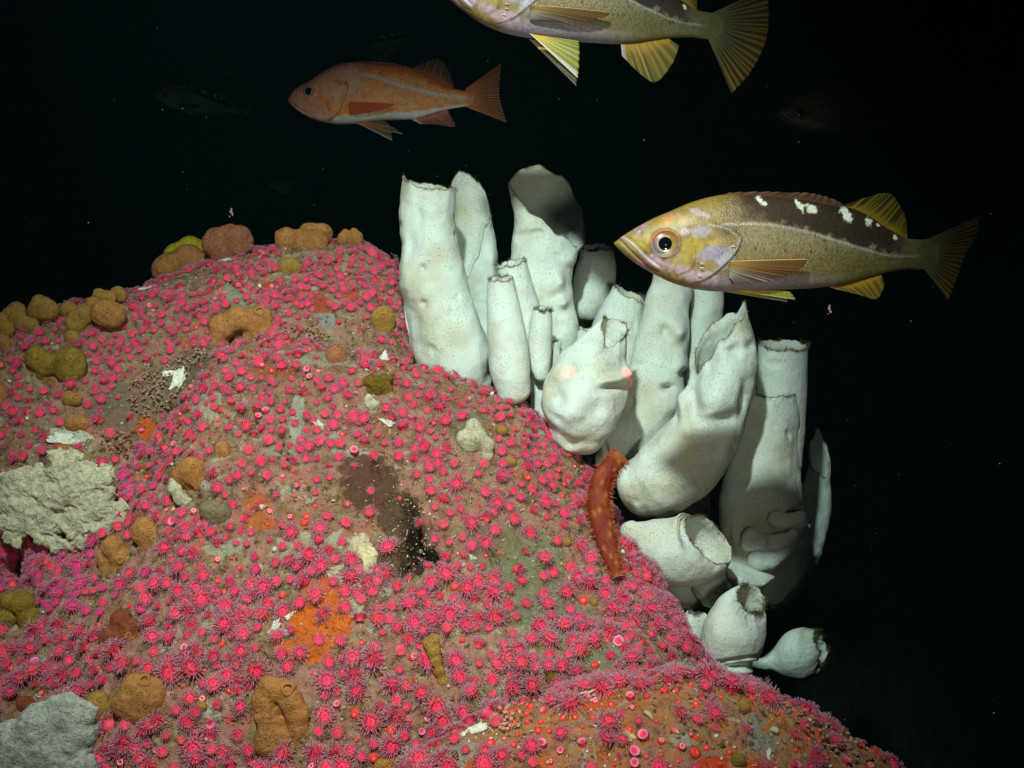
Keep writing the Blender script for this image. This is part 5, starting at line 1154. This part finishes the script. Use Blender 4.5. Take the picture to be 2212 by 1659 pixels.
# ------------------------------------------------------------------ anemones
PINK = lin((236, 58, 86)); HOT = lin((248, 52, 92)); RED = lin((236, 58, 50)); LIL = lin((214, 134, 156))
def anem_parts(kind, seed, nt=58, seg=3, hi=True, mag=False):
    """unit anemone: radius of the disc 1, base at z 0. Returns (column V,F,C), (disc ...), (tentacles ...)"""
    r_ = np.random.default_rng(seed); m = 28 if hi else 12
    th = np.arange(m) / m * 2 * math.pi
    def rev(prof, cols, lobe=0.0):
        V = []; C = []
        for (r, z), c in zip(prof, cols):
            rr = r * (1 + lobe * np.sin(th * 6 + seed)); V.append(np.stack([np.cos(th) * rr, np.sin(th) * rr, np.full(m, z)], -1)); C.append(np.tile(c, (m, 1)))
        return np.concatenate(V), gridfaces(len(prof), m, True), np.concatenate(C)
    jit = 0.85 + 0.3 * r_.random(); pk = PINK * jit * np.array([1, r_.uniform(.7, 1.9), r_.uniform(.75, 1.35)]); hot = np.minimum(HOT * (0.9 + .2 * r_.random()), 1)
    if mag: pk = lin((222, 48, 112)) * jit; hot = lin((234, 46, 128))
    if kind == 'open':
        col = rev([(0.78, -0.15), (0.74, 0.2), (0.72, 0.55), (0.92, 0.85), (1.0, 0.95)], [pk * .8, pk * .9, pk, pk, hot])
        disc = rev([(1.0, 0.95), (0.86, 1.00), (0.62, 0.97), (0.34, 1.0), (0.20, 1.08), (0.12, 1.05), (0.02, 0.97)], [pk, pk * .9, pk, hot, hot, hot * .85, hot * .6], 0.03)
        bag = Bag(); lenf = r_.uniform(.55, 1.05); droop = r_.uniform(.1, .5)
        for t in range(nt):
            row = t % 3; a = t / nt * 2 * math.pi + r_.normal() * .05; r0 = (0.90, 0.70, 0.48)[row]; L = r_.uniform(.70, 1.15) * (1.15, 1.0, .85)[row] * lenf
            el = (0.12, .55, 1.05)[row] + r_.normal() * .18; dr = np.array([math.cos(a), math.sin(a), 0])
            d0 = dr * math.cos(el) + np.array([0, 0, math.sin(el)]); p0 = dr * r0 + np.array([0, 0, .96])
            q = [p0 + d0 * L * s + np.array([0, 0, -droop * (L * s) ** 2 * (row == 0)]) + r_.normal(size=3) * .02 * s for s in np.linspace(0, 1, seg + 1)]
            rad = np.linspace(.046, .036, seg + 1); rad[-1] = .056
            v, f = strand(q, rad, 4 if hi else 3); n = len(v); w_ = np.linspace(0, 1, seg + 1).repeat(4 if hi else 3); w_ = np.append(w_, 1)
            c = lerp(np.tile(pk, (n, 1)), LIL * r_.uniform(.8, 1.15), sstep(.0, .45, w_)); c = lerp(c, lin((232, 180, 194)), sstep(.85, 1, w_) * .7)
            bag.add(v, f, c)
        return col, disc, bag
    wh = lin((232, 170, 176)); sq = 0.75 + 0.5 * r_.random()
    if kind == 'closed':
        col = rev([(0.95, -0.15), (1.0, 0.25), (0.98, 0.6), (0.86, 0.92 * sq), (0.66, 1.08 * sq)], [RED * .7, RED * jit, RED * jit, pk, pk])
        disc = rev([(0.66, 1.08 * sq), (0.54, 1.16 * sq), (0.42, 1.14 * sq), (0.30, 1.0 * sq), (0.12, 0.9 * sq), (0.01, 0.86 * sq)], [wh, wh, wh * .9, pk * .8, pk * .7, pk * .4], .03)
        return col, disc, None
    if kind == 'knob':
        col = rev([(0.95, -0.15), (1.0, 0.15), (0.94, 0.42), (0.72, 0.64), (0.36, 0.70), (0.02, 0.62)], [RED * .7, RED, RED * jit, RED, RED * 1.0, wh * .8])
        return col, None, None
    # half open: column with short stubby tentacles around a pale ring
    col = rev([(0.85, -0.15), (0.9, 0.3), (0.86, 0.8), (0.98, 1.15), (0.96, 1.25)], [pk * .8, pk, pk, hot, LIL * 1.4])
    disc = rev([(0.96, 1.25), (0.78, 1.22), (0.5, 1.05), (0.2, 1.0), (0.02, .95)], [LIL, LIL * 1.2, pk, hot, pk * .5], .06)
    bag = Bag()
    for t in range(nt // 2):
        a = t / (nt // 2) * 2 * math.pi; dr = np.array([math.cos(a), math.sin(a), 0]); p0 = dr * .88 + np.array([0, 0, 1.22]); d0 = dr * .5 + np.array([0, 0, .8]) + r_.normal(size=3) * .2
        v, f = strand([p0, p0 + d0 * .2, p0 + d0 * .42], [.06, .045, .055], 4 if hi else 3); bag.add(v, f, LIL * r_.uniform(.9, 1.3))
    return col, disc, bag

# where they sit: spread over the rock faces by area, denser in some places
def region_density(vx, vy):
    dns = np.full(vx.shape, 0.86)
    def reg(x, y, rx, ry, rot, v, soft=0.3):
        nonlocal dns
        k = sstep(1 + soft, 1 - soft, inell(vx, vy, (x, y, rx, ry, rot))); dns = dns * (1 - k) + v * k
    reg(760, 1480, 520, 230, 0, 0.88); reg(330, 660, 300, 110, -8, 1.15); reg(330, 1080, 90, 90, 0, 1.3); reg(90, 1250, 130, 60, 0, 1.5); reg(600, 930, 260, 110, -10, .85)
    reg(820, 1090, 95, 125, 10, 0.06); reg(880, 1190, 70, 60, 0, 0.05); reg(1190, 1250, 120, 150, 30, 0.50); reg(1130, 1160, 60, 60, 0, 0.2); reg(330, 850, 90, 60, -30, 0.08); reg(400, 790, 60, 24, -20, .05)
    reg(150, 930, 110, 50, 0, 0.35); reg(250, 950, 60, 40, 0, 0.1); reg(680, 1340, 85, 90, 10, 0.35); reg(620, 1130, 110, 80, 0, 0.55); reg(700, 715, 90, 26, 0, 0.15); reg(780, 750, 60, 20, 0, .2)
    reg(1380, 1580, 420, 110, 0, 1.15); reg(1650, 1590, 60, 60, 30, 0.15); reg(1410, 1300, 40, 150, -40, 1.4); reg(60, 1560, 150, 60, 0, 0.5); reg(470, 1000, 40, 40, 0, .6)
    return dns * np.clip(1.0 + 1.7 * fbm(np.stack([vx / 75, vy / 75, vx * 0 + 2.2], -1), 3), 0.25, 1.9)
OBST = [(400, 580, 62, 50), (496, 522, 52, 34), (658, 515, 60, 32), (757, 514, 28, 20), (626, 580, 20, 22), (526, 702, 60, 40), (828, 695, 24, 30), (725, 778, 22, 40), (820, 836, 30, 32), (240, 678, 34, 30), (185, 680, 34, 34),
        (125, 786, 64, 38), (158, 730, 16, 16), (157, 861, 20, 16), (168, 915, 21, 18), (408, 1038, 36, 52), (468, 1106, 30, 32), (482, 976, 16, 24), (130, 1080, 130, 90), (246, 1202, 36, 46), (318, 1160, 30, 44), (42, 1326, 44, 56), (266, 1366, 42, 52), (300, 1506, 58, 58), (218, 1522, 28, 34),
        (575, 1510, 26, 70), (640, 1540, 30, 80), (585, 1610, 30, 30), (925, 1385, 16, 22), (944, 1430, 14, 40), (965, 1490, 14, 30), (1025, 950, 38, 46), (90, 1610, 110, 90), (386, 828, 16, 34), (1310, 1010, 26, 30), (1298, 1100, 28, 70), (1318, 1190, 22, 50), (1340, 985, 20, 20), (800, 876, 16, 24), (1462, 1444, 34, 16), (830, 772, 14, 14), (1022, 1580, 34, 14)]
def scatter(spacing, seed, dens=region_density, tries=60000, jitter=True):
    r_ = np.random.default_rng(seed); pts = []; cell = {}
    allp = []
    for (o, v, f) in (RA, RB, RD):
        A_ = v[f]; n = np.cross(A_[:, 2] - A_[:, 0], A_[:, 3] - A_[:, 1]); ar = np.linalg.norm(n, axis=1) / 2
        n /= np.linalg.norm(n, axis=1)[:, None] + 1e-12; mid = A_.mean(1)
        n = n * np.sign(-(n * (mid - _C)).sum(1))[:, None] if False else n
        vx, vy, d = proj(mid)
        face = -(n * ((mid - _C) / np.linalg.norm(mid - _C, axis=1)[:, None])).sum(1)
        ok = (face > -0.35) & (vx > -90) & (vx < 2300) & (vy < 1760) & (vy > 400)
        allp.append((A_[ok], n[ok], ar[ok], vx[ok], vy[ok], d[ok], face[ok]))
    A_ = np.concatenate([a[0] for a in allp]); n = np.concatenate([a[1] for a in allp]); ar = np.concatenate([a[2] for a in allp])
    vx = np.concatenate([a[3] for a in allp]); vy = np.concatenate([a[4] for a in allp]); face = np.concatenate([a[6] for a in allp]); dd = np.concatenate([a[5] for a in allp])
    idx = r_.choice(len(ar), size=tries, p=ar / ar.sum())
    s, t = r_.random(tries)[:, None], r_.random(tries)[:, None]; Q = A_[idx]
    pp = (Q[:, 0] * (1 - s) + Q[:, 1] * s) * (1 - t) + (Q[:, 3] * (1 - s) + Q[:, 2] * s) * t
    dn = dens(vx[idx], vy[idx]); out = []
    for k in range(tries):
        x, y = vx[idx[k]], vy[idx[k]]; q = dn[k]
        if q <= 0.02: continue
        sp = spacing / math.sqrt(q) * (0.8 + 0.5 * (k * 0.6180339 % 1))
        p = pp[k]; c = tuple((p // (spacing * 1.5)).astype(int)); bad = False
        for a in (-1, 0, 1):
            for b in (-1, 0, 1):
                for e in (-1, 0, 1):
                    for (z, zs) in cell.get((c[0] + a, c[1] + b, c[2] + e), ()):
                        if (z[0] - p[0]) ** 2 + (z[1] - p[1]) ** 2 + (z[2] - p[2]) ** 2 < (min(sp, zs) * .5 + max(sp, zs) * .5) ** 2 * 0.9: bad = True; break
                    if bad: break
                if bad: break
            if bad: break
        if bad: continue
        cell.setdefault(c, []).append((p, sp)); out.append((p, n[idx[k]], x, y, dd[idx[k]], face[idx[k]]))
    return out
KNOTS = [(600, 1040, 60, 60), (650, 1090, 60, 70)]
pts = scatter(0.0148, 21, tries=110000)
r_ = np.random.default_rng(5); AN = []
for (p, n, x, y, d, fc_) in pts:
    if fc_ > 0.12 and any(((x - a) / (b + 7)) ** 2 + ((y - c) / (e + 7)) ** 2 < 1 for (a, c, b, e) in OBST): continue
    vis = 1.0
    hp, hn = hit(x, y)
    vis = 0.0 if hp is None or np.linalg.norm(np.array(hp) - p) > 0.05 else 1.0
    size = 0.0068 * (0.62 + 0.72 * r_.random() ** 1.3)
    if fbm(np.array([[x / 90, y / 90, 3.3]]), 2)[0] > 0.12: size *= 0.85
    u = r_.random(); front = y > 1495 - 0.0 * x and x > 1080 and d < 1.25
    zone_closed = inell(np.array(x), np.array(y), (600, 1100, 110, 80, 0)) < 1
    if front: kind = 'closed' if u < .16 else 'knob' if u < .58 else 'half' if u < .62 else 'open'
    elif zone_closed: kind = 'closed' if u < .35 else 'knob' if u < .45 else 'half' if u < .47 else 'open'
    else: kind = 'closed' if u < .03 else 'knob' if u < .08 else 'half' if u < .10 else 'open'
    size *= 0.95 + 0.28 * float(sstep(1000, 1350, np.array(y)))
    if front: size *= 0.55 + .4 * r_.random()
    if kind in ('knob', 'closed'): size *= 0.6
    if kind == 'half': size *= 0.75
    AN.append(dict(p=p, n=n, x=x, y=y, d=d, s=size, kind=kind, big=vis * size / d * (1 if kind == 'open' else .8)))
AN.sort(key=lambda a: -a['big'])
inframe = [a for a in AN if a['big'] > 0 and 8 < a['x'] < 2204 and a['y'] < 1650]
solo = inframe[:296]; ids = set(id(a) for a in solo); rest = [a for a in AN if id(a) not in ids]
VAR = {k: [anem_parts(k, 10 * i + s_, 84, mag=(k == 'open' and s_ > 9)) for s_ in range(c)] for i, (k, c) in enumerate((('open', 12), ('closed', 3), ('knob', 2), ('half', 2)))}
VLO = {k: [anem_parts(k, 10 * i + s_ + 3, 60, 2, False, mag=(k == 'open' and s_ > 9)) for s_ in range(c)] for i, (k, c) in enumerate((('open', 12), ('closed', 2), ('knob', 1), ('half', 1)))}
LABEL = dict(open='open pink red anemone with a fringe of lilac tentacles on the rock', closed='closed red button anemone with a white ring on top, on the rock', knob='closed smooth red knob of an anemone on the rock', half='half open pink anemone with short stubby tentacles on the rock')
def pick(a, table, r_):
    n_ = len(table[a['kind']])
    if a['kind'] != 'open': return int(r_.integers(n_))
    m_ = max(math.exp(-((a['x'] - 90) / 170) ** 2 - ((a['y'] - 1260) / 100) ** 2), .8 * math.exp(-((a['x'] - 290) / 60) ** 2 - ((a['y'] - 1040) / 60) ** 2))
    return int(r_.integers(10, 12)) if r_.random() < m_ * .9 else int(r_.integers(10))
def amat(a, r_):
    n = a['n'] / np.linalg.norm(a['n']); n = n + r_.normal(size=3) * .24 - 0.22 * (a['p'] - _C) / np.linalg.norm(a['p'] - _C); n /= np.linalg.norm(n)
    t = r_.normal(size=3); t -= n * (t @ n); t /= np.linalg.norm(t); b = np.cross(n, t); return t, b, n
proto = {}
def make_anemone(kind, v):
    col, disc, bag = VAR[kind][v]
    root = empty('anemone', (0, 0, 0)); tag(root, LABEL[kind], 'anemone', kind + ' anemones on the rock')
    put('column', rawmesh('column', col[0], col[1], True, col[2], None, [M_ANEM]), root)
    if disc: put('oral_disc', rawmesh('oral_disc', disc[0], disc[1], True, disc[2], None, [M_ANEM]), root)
    if bag: put('tentacles', bag.mesh('tentacles', [M_TENT]), root)
    return root
LM = [(690, 1340, 'the orange patch'), (400, 590, 'the big ridge sponge'), (500, 540, 'the pinkish dome sponge'), (660, 530, 'the folded ridge sponge'), (526, 705, 'the horseshoe sponge'), (828, 695, 'the oval olive sponge'), (727, 775, 'the pear shaped sponge'),
      (820, 838, 'the dark knobbly sponge'), (240, 680, 'the round left ridge sponge'), (125, 786, 'the brown two-lobed sponge'), (168, 915, 'the orange button sponge'), (386, 828, 'the ribbed white shell'), (130, 1080, 'the craggy grey sponge'), (410, 1035, 'the brown hood sponge'),
      (468, 1106, 'the grey green rounded sponge'), (246, 1202, 'the three-lobed sponge'), (42, 1328, 'the lower left olive sponge'), (266, 1366, 'the red brown sponge'), (306, 1508, 'the round vented sponge'), (608, 1542, 'the largest tan sponge'), (948, 1440, 'the tan finger sponge'),
      (1025, 955, 'the smooth grey sponge'), (820, 1090, 'the dark patch'), (1300, 1110, 'the sea cucumber'), (1192, 1465, 'the olive bead sponge'), (1462, 1444, 'the green grey sponge'), (1022, 1580, 'the thick broken shell'), (1424, 1468, 'the orange cone sponge'), (1604, 1524, 'the ochre ball sponge'),
      (1648, 1500, 'the bristly tunicates'), (950, 800, 'the tall white sponge foot'), (60, 1600, 'the pale corner sponge'), (1110, 880, 'the slim white tube foot')]
DIRS = ['right of', 'below right of', 'below', 'below left of', 'left of', 'above left of', 'above', 'above right of']
ORD = ['nearest', 'second nearest', 'third nearest', 'fourth nearest', 'fifth nearest', 'sixth nearest', 'seventh nearest', 'eighth nearest', 'ninth nearest', 'tenth nearest']
SEC = {}
for a in inframe:
    q = min(LM, key=lambda l: (l[0] - a['x']) ** 2 + (l[1] - a['y']) ** 2); dx, dy = a['x'] - q[0], a['y'] - q[1]
    a['lm'] = (q[2], DIRS[int(round(math.atan2(dy, dx) / (math.pi / 4))) % 8], a['kind']); a['ds'] = math.hypot(dx, dy); SEC.setdefault(a['lm'], []).append(a)
KW = dict(open='open pink anemone', closed='closed white ringed anemone', knob='red knob anemone', half='half open pink anemone')
for k_, l_ in SEC.items():
    l_.sort(key=lambda a: a['ds'])
    for i, a in enumerate(l_): a['label'] = KW[a['kind']] + ', ' + (ORD[i] + ' ' if i < 10 else '') + 'one ' + k_[1] + ' ' + k_[0]
r_ = np.random.default_rng(77)
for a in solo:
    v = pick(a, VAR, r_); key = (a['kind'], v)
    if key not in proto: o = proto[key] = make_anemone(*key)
    else:
        o = proto[key].copy(); COL.objects.link(o)
        for ch in proto[key].children:
            c = ch.copy(); COL.objects.link(c); c.parent = o
    o['label'] = a['label']
    t, b, n = amat(a, r_); s = a['s']; M = Matrix.Identity(4); sx = s * r_.uniform(.9, 1.12)
    for i in range(3): M[i][0] = t[i] * sx; M[i][1] = b[i] * s; M[i][2] = n[i] * s * r_.uniform(.95, 1.05); M[i][3] = a['p'][i]
    M2 = Matrix(np.column_stack([t, b, n]).tolist()).to_4x4(); M2.translation = Vector(a['p'].tolist())
    o.matrix_world = M2 @ Matrix.Diagonal((sx, s, s, 1))
bagS = Bag(); bagT = Bag()
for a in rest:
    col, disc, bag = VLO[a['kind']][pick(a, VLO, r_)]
    t, b, n = amat(a, r_); Mx = np.column_stack([t, b, n]) * a['s']
    for prt in (col, disc):
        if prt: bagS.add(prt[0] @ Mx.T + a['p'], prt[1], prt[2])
    if bag:
        if a['kind'] == 'open' or a['kind'] == 'half':
            v = np.concatenate(bag.v) @ Mx.T + a['p']
            bagT.v.append(v)
            for k_ in (3, 4):
                if bag.f[k_]: bagT.f[k_].append(np.concatenate(bag.f[k_]) + bagT.n)
            bagT.n += len(v); bagT.c.append(np.concatenate(bag.c))
print('anemones', len(AN), 'solo', len(solo))
root = empty('anemone_carpet', P(800, 1200, 1.5)); tag(root, 'carpet of countless smaller pink red anemones covering the reef rock', 'anemones', None, 'stuff')
for nm, bg_, mt in (('anemone_columns', bagS, M_ANEM), ('anemone_tentacles', bagT, M_TENT)):
    o = put(nm, bg_.mesh(nm, [mt], origin=np.array(root.location)), root); o['kind'] = 'stuff'

# ------------------------------------------------------------------ gravelly encrusting bits, brown tube colonies, drifting specks
def bits():
    bag = Bag(); r_ = np.random.default_rng(31); ico = []
    import bmesh
    bm = bmesh.new(); bmesh.ops.create_icosphere(bm, subdivisions=1, radius=1.0); bv = np.array([v.co[:] for v in bm.verts]); bf = np.array([[v.index for v in f.verts] for f in bm.faces]); bm.free()
    PAL = [lin(c) for c in ((206, 196, 170), (150, 130, 92), (120, 96, 60), (176, 164, 136), (96, 76, 48), (200, 96, 50), (140, 130, 100), (220, 214, 196), (168, 138, 96), (110, 104, 70))]
    W_ = np.array([.17, .16, .14, .14, .12, .05, .08, .05, .06, .03])
    for (p, n, x, y, d, fc_) in scatter(0.0062, 5, lambda x, y: np.clip(0.55 + 1.1 * fbm(np.stack([x / 70, y / 70, x * 0], -1), 3), 0.03, 1.6) + 1.0 * (inell(x, y, (1190, 1230, 110, 150, 30)) < 1) + 0.8 * (inell(x, y, (860, 1110, 90, 130, 10)) < 1) + .8 * (y > 1500) * (x > 1080), 60000):
        s = 0.0011 * (0.5 + 1.5 * r_.random() ** 2.5) * (1.5 if d < 1.12 and y > 1470 else 1.0) * (1 + 1.3 * (r_.random() < .05)); q = r_.normal(size=(3, 3)); q, _ = np.linalg.qr(q); sc = np.array([1, r_.uniform(.5, 1.1), r_.uniform(.3, 1)]) * s
        v = bv * (1 + .25 * r_.normal(size=(len(bv), 1))) * sc @ q.T + p + n * s * .3
        bag.add(v, bf, PAL[r_.choice(10, p=W_)] * r_.uniform(.75, 1.15))
    # tiny curled worm tubes and whiskers
    for (p, n, x, y, d, fc_) in scatter(0.017, 9, lambda x, y: 0.7 + 0 * x, 9000):
        a = r_.normal(size=3); a -= n * (a @ n); a /= np.linalg.norm(a) + 1e-9; L = r_.uniform(.003, .008); c = np.cross(n, a) * r_.normal() * L * .5
        v, f = strand([p, p + n * L * .25 + a * L * .4 + c * .5, p + n * L * .4 + a * L * .7 + c, p + n * L * .5 + a * L], np.array([1, 1, .9, .7]) * r_.uniform(.0003, .0006), 4)
        bag.add(v, f, PAL[int(r_.choice([0, 3, 7, 1, 8]))])
    o = put('gravel_and_crust', bag.mesh('gravel_and_crust', [M_DEBRIS], smooth=False)); tag(o, 'tiny grains, worm tubes and crust bits covering the rock between anemones', 'crust', None, 'stuff')
bits()
def tube_colony(label, region, count, size, cols, seed):
    r_ = np.random.default_rng(seed); bag = Bag()
    for _ in range(count):
        a = r_.random() * 2 * math.pi; q = math.sqrt(r_.random()); rx, ry, rot = region[2:5]; ex, ey = math.cos(a) * q * rx, math.sin(a) * q * ry; c_, s_ = math.cos(R(rot)), math.sin(R(rot))
        x, y = region[0] + ex * c_ - ey * s_, region[1] + ex * s_ + ey * c_; loc, n = hit(x, y)
        if loc is None: continue
        v_ = (loc - _C); v_ /= np.linalg.norm(v_); dr = n * .6 - v_ * .6 + _U * .3 + r_.normal(size=3) * .4; dr /= np.linalg.norm(dr); L = size * r_.uniform(1.5, 3.2); rr = size * r_.uniform(.35, .6)
        a1 = np.cross(dr, [.3, .5, .8]); a1 /= np.linalg.norm(a1); b1 = np.cross(dr, a1); th = np.arange(12) / 12 * 2 * math.pi; rings = []; C_ = []
        c0 = lin(cols[0]) * r_.uniform(.8, 1.2); c1 = lin(cols[1])
        for (r0, h, k) in ((1.2, -.1, 0), (.9, .3, 0), (1.0, .7, .3), (1.15, .95, .7), (1.0, 1.0, 1), (.6, .97, 1), (.45, .8, .3), (.05, .7, 0)):
            rings.append(loc + (np.cos(th)[:, None] * a1 + np.sin(th)[:, None] * b1) * rr * r0 + dr * L * h); C_.append(np.tile(c0 * (1 - k) + c1 * k, (12, 1)))
        bag.add(np.concatenate(rings), gridfaces(8, 12, True), np.concatenate(C_))
    o = put('tube_colony', bag.mesh('tube_colony', [M_ANEM])); tag(o, label, 'tube colony', None, 'stuff')
for i, (lab, reg, cnt, cols) in enumerate([('mat of small brown tubes in the crease between upper and main boulder', (330, 850, 60, 46, -40), 130, ((122, 80, 58), (176, 140, 122))), ('string of small brown tubes running along the upper crease', (400, 785, 60, 16, -30), 60, ((124, 84, 64), (180, 140, 128))),
        ('brown tube tuft on the upper slope right of the horseshoe sponge', (655, 722, 56, 16, 8), 46, ((132, 84, 56), (180, 144, 120))), ('clump of round brown beads beside the craggy grey sponge', (250, 965, 40, 34, 20), 60, ((120, 78, 48), (150, 104, 70))),
        ('pinkish brown tubes beside the thick white broken shell', (1090, 1560, 36, 24, 0), 34, ((190, 120, 96), (206, 150, 136))), ('brownish tube clusters along the right edge of the front boulder', (1790, 1590, 110, 24, 32), 60, ((150, 106, 76), (176, 136, 110)))]):
    tube_colony(lab, reg, cnt, 0.0030 if i != 3 else .0028, cols, 40 + i)
# pinkish funnel tunicates with bristles on the crest of the front boulder
for i, (x, y, s, lab) in enumerate([(1648, 1500, 1.0, 'taller bristly pinkish funnel tunicate on the crest of the front boulder'), (1622, 1508, .7, 'shorter bristly pinkish tunicate left of the taller one')]):
    d = 1.2; Vv, Ff = lumps_mesh([(0, 8 * s, 0, 17 * s), (-4 * s, -8 * s, 0, 14 * s), (2 * s, -18 * s, 0, 10 * s), (10 * s, 10 * s, 0, 12 * s)], 90 + i, n=36, k=7, noise_a=1.5, cuts=[(3 * s, -28 * s, 6, 7 * s)])
    Wd = to_world(Vv, x, y, d); o0 = Wd.mean(0); root = empty('tunicate', o0); tag(root, lab, 'tunicate')
    put('body', rawmesh('body', Wd - o0, orient(Wd, Ff), True, None, None, [M_PINKB]), root); bag = Bag(); r_ = np.random.default_rng(i)
    sel = r_.integers(len(Wd), size=240)
    for j in sel:
        if Vv[j, 1] > 6 * s: continue
        nn = Wd[j] - o0; nn /= np.linalg.norm(nn); nn = nn + _U * .5 + r_.normal(size=3) * .3; nn /= np.linalg.norm(nn); L = r_.uniform(.004, .009)
        v, f = strand([Wd[j], Wd[j] + nn * L * .5, Wd[j] + nn * L], [.0003, .00025, .00015], 3); bag.add(v, f, lin((190, 160, 150)))
    put('bristles', bag.mesh('bristles', [M_TENT], origin=o0), root)

def specks():
    bag = Bag(); r_ = np.random.default_rng(8)
    for _ in range(1100):
        d = r_.uniform(0.55, 3.2) if r_.random() < .85 else r_.uniform(.4, .8); x = r_.uniform(-100, 2300); y = r_.uniform(-80, 1740); p = P(x, y, d)
        s = 0.00029 * (0.5 + 1.8 * r_.random() ** 4) * (0.6 + .4 * d)
        q = np.array([[1, 0, -.7], [-1, 0, -.7], [0, 1, .7], [0, -1, .7]]) * s * r_.uniform(.5, 1.2, size=(4, 1)); bag.add(p + q, np.array([[0, 2, 1], [0, 1, 3], [0, 3, 2], [1, 2, 3]]))
    o = put('drifting_specks', bag.mesh('drifting_specks', [flat_mat('marine_snow', (120, 126, 122), .9, .1)], smooth=False)); tag(o, 'tiny pale drifting specks in the dark water', 'specks', None, 'stuff')
specks()
M_FLOC = flat_mat('drifting_scrap', (190, 150, 150), .9, .1)
for i, (x, y, d, lab) in enumerate([(499, 458, 1.9, 'small pinkish scrap drifting above the ridge'), (1791, 668, 1.5, 'small pinkish scrap drifting below the fish')]):
    Vv, Ff = lumps_mesh([(0, 0, 0, 4), (3, 6, 0, 3.5), (-3, 10, 0, 3), (1, -7, 0, 2.5)], 95 + i, n=26, k=3, noise_a=1.5); Wd = to_world(Vv, x, y, d); o0 = Wd.mean(0)
    o = put('drifting_scrap', rawmesh('drifting_scrap', Wd - o0, orient(Wd, Ff), True, None, None, [M_FLOC]), None, o0.tolist()); tag(o, lab, 'scrap')

# ruffled folds on the outer side of the wide right tube sponge: parts of that sponge
WIDE = next(o for o in SC.objects if str(o.get('label', '')).startswith('wide white tube sponge at right'))
for i, (x, y, L_) in enumerate([(1712, 1128, [(-34, -6, 0, 20), (-14, -2, 4, 17), (6, -6, 4, 14), (18, -14, 2, 10)]), (1690, 1170, [(-40, 4, 0, 22), (-16, 2, 4, 18), (4, -6, 6, 15), (22, -18, 4, 11)]), (1672, 1212, [(-34, -2, 0, 24), (-8, -4, 4, 20), (12, -14, 4, 14), (26, -22, 2, 9)]), (1632, 1160, [(-8, 0, 0, 20), (10, 10, 0, 18), (-14, 14, 0, 16)])]):
    Vv, Ff = lumps_mesh(L_, 120 + i, n=56, k=12, noise_a=2.0, noise_f=.03, squash=0.8); Wd = to_world(Vv, x, y, 1.665 - .004 * i); o0 = np.array(WIDE.location)
    put('fold', rawmesh('fold', Wd - o0, orient(Wd, Ff), True, np.ones((len(Wd), 3)), None, [M_SPONGE]), WIDE)

# unseen pinhole tubes, added only to narrow the laser beams
M_BEAM_TUBE = flat_mat('dark_anodised_metal', (30, 30, 32), .5, .4)
for i, las in enumerate(LASERS):
    ax = (las.rotation_euler.to_matrix() @ Vector((0, 0, -1))); ax = np.array(ax); a_ = np.cross(ax, [1, 0, 0]); a_ /= np.linalg.norm(a_); b_ = np.cross(ax, a_); th = np.arange(32) / 32 * 2 * math.pi; o0 = np.array(las.location)
    prof = [(.0002, -.03), (.009, -.03), (.009, .062), (.0085, .064), (.00012, .06), (.00012, .0595), (.0078, .0595), (.0078, -.025), (.0002, -.025)]
    V_ = np.concatenate([ax * h + (np.cos(th)[:, None] * a_ + np.sin(th)[:, None] * b_) * r for r, h in prof])
    o = put('beam_pinhole_tube', rawmesh('beam_pinhole_tube', V_, gridfaces(len(prof), 32, True), False, None, None, [M_BEAM_TUBE]), None, o0.tolist())
    tag(o, ('left' if i == 0 else 'right') + ' added unseen pinhole tube narrowing the laser beam, above the camera view', 'laser pointer', 'added tubes narrowing the laser beams')
# ------------------------------------------------------------------ the water itself
def haze_box():
    x0, x1, y0, y1, z0, z1 = -6, 6, -1.5, 9, -1.6, 4.2
    v = [(x, y, z) for x in (x0, x1) for y in (y0, y1) for z in (z0, z1)]
    f = [(0, 1, 3, 2), (4, 6, 7, 5), (0, 4, 5, 1), (2, 3, 7, 6), (0, 2, 6, 4), (1, 5, 7, 3)]
    me = bpy.data.meshes.new('haze'); me.from_pydata(v, [], f)
    m = bpy.data.materials.new('sea_water_haze'); m.use_nodes = True; nt = m.node_tree
    nt.nodes.remove(nt.nodes['Principled BSDF'])
    pv = nt.nodes.new('ShaderNodeVolumePrincipled'); pv.inputs['Density'].default_value = HAZE_D
    pv.inputs['Color'].default_value = (0.006, 0.028, 0.032, 1); pv.inputs['Absorption Color'].default_value = (0.0, 0.45, 0.40, 1)
    pv.inputs['Anisotropy'].default_value = 0.2
    nt.links.new(pv.outputs[0], nt.nodes['Material Output'].inputs['Volume'])
    me.materials.append(m); o = put('haze', me); tag(o, kind='stuff'); return o
HAZE_D = 0.16
haze_box()
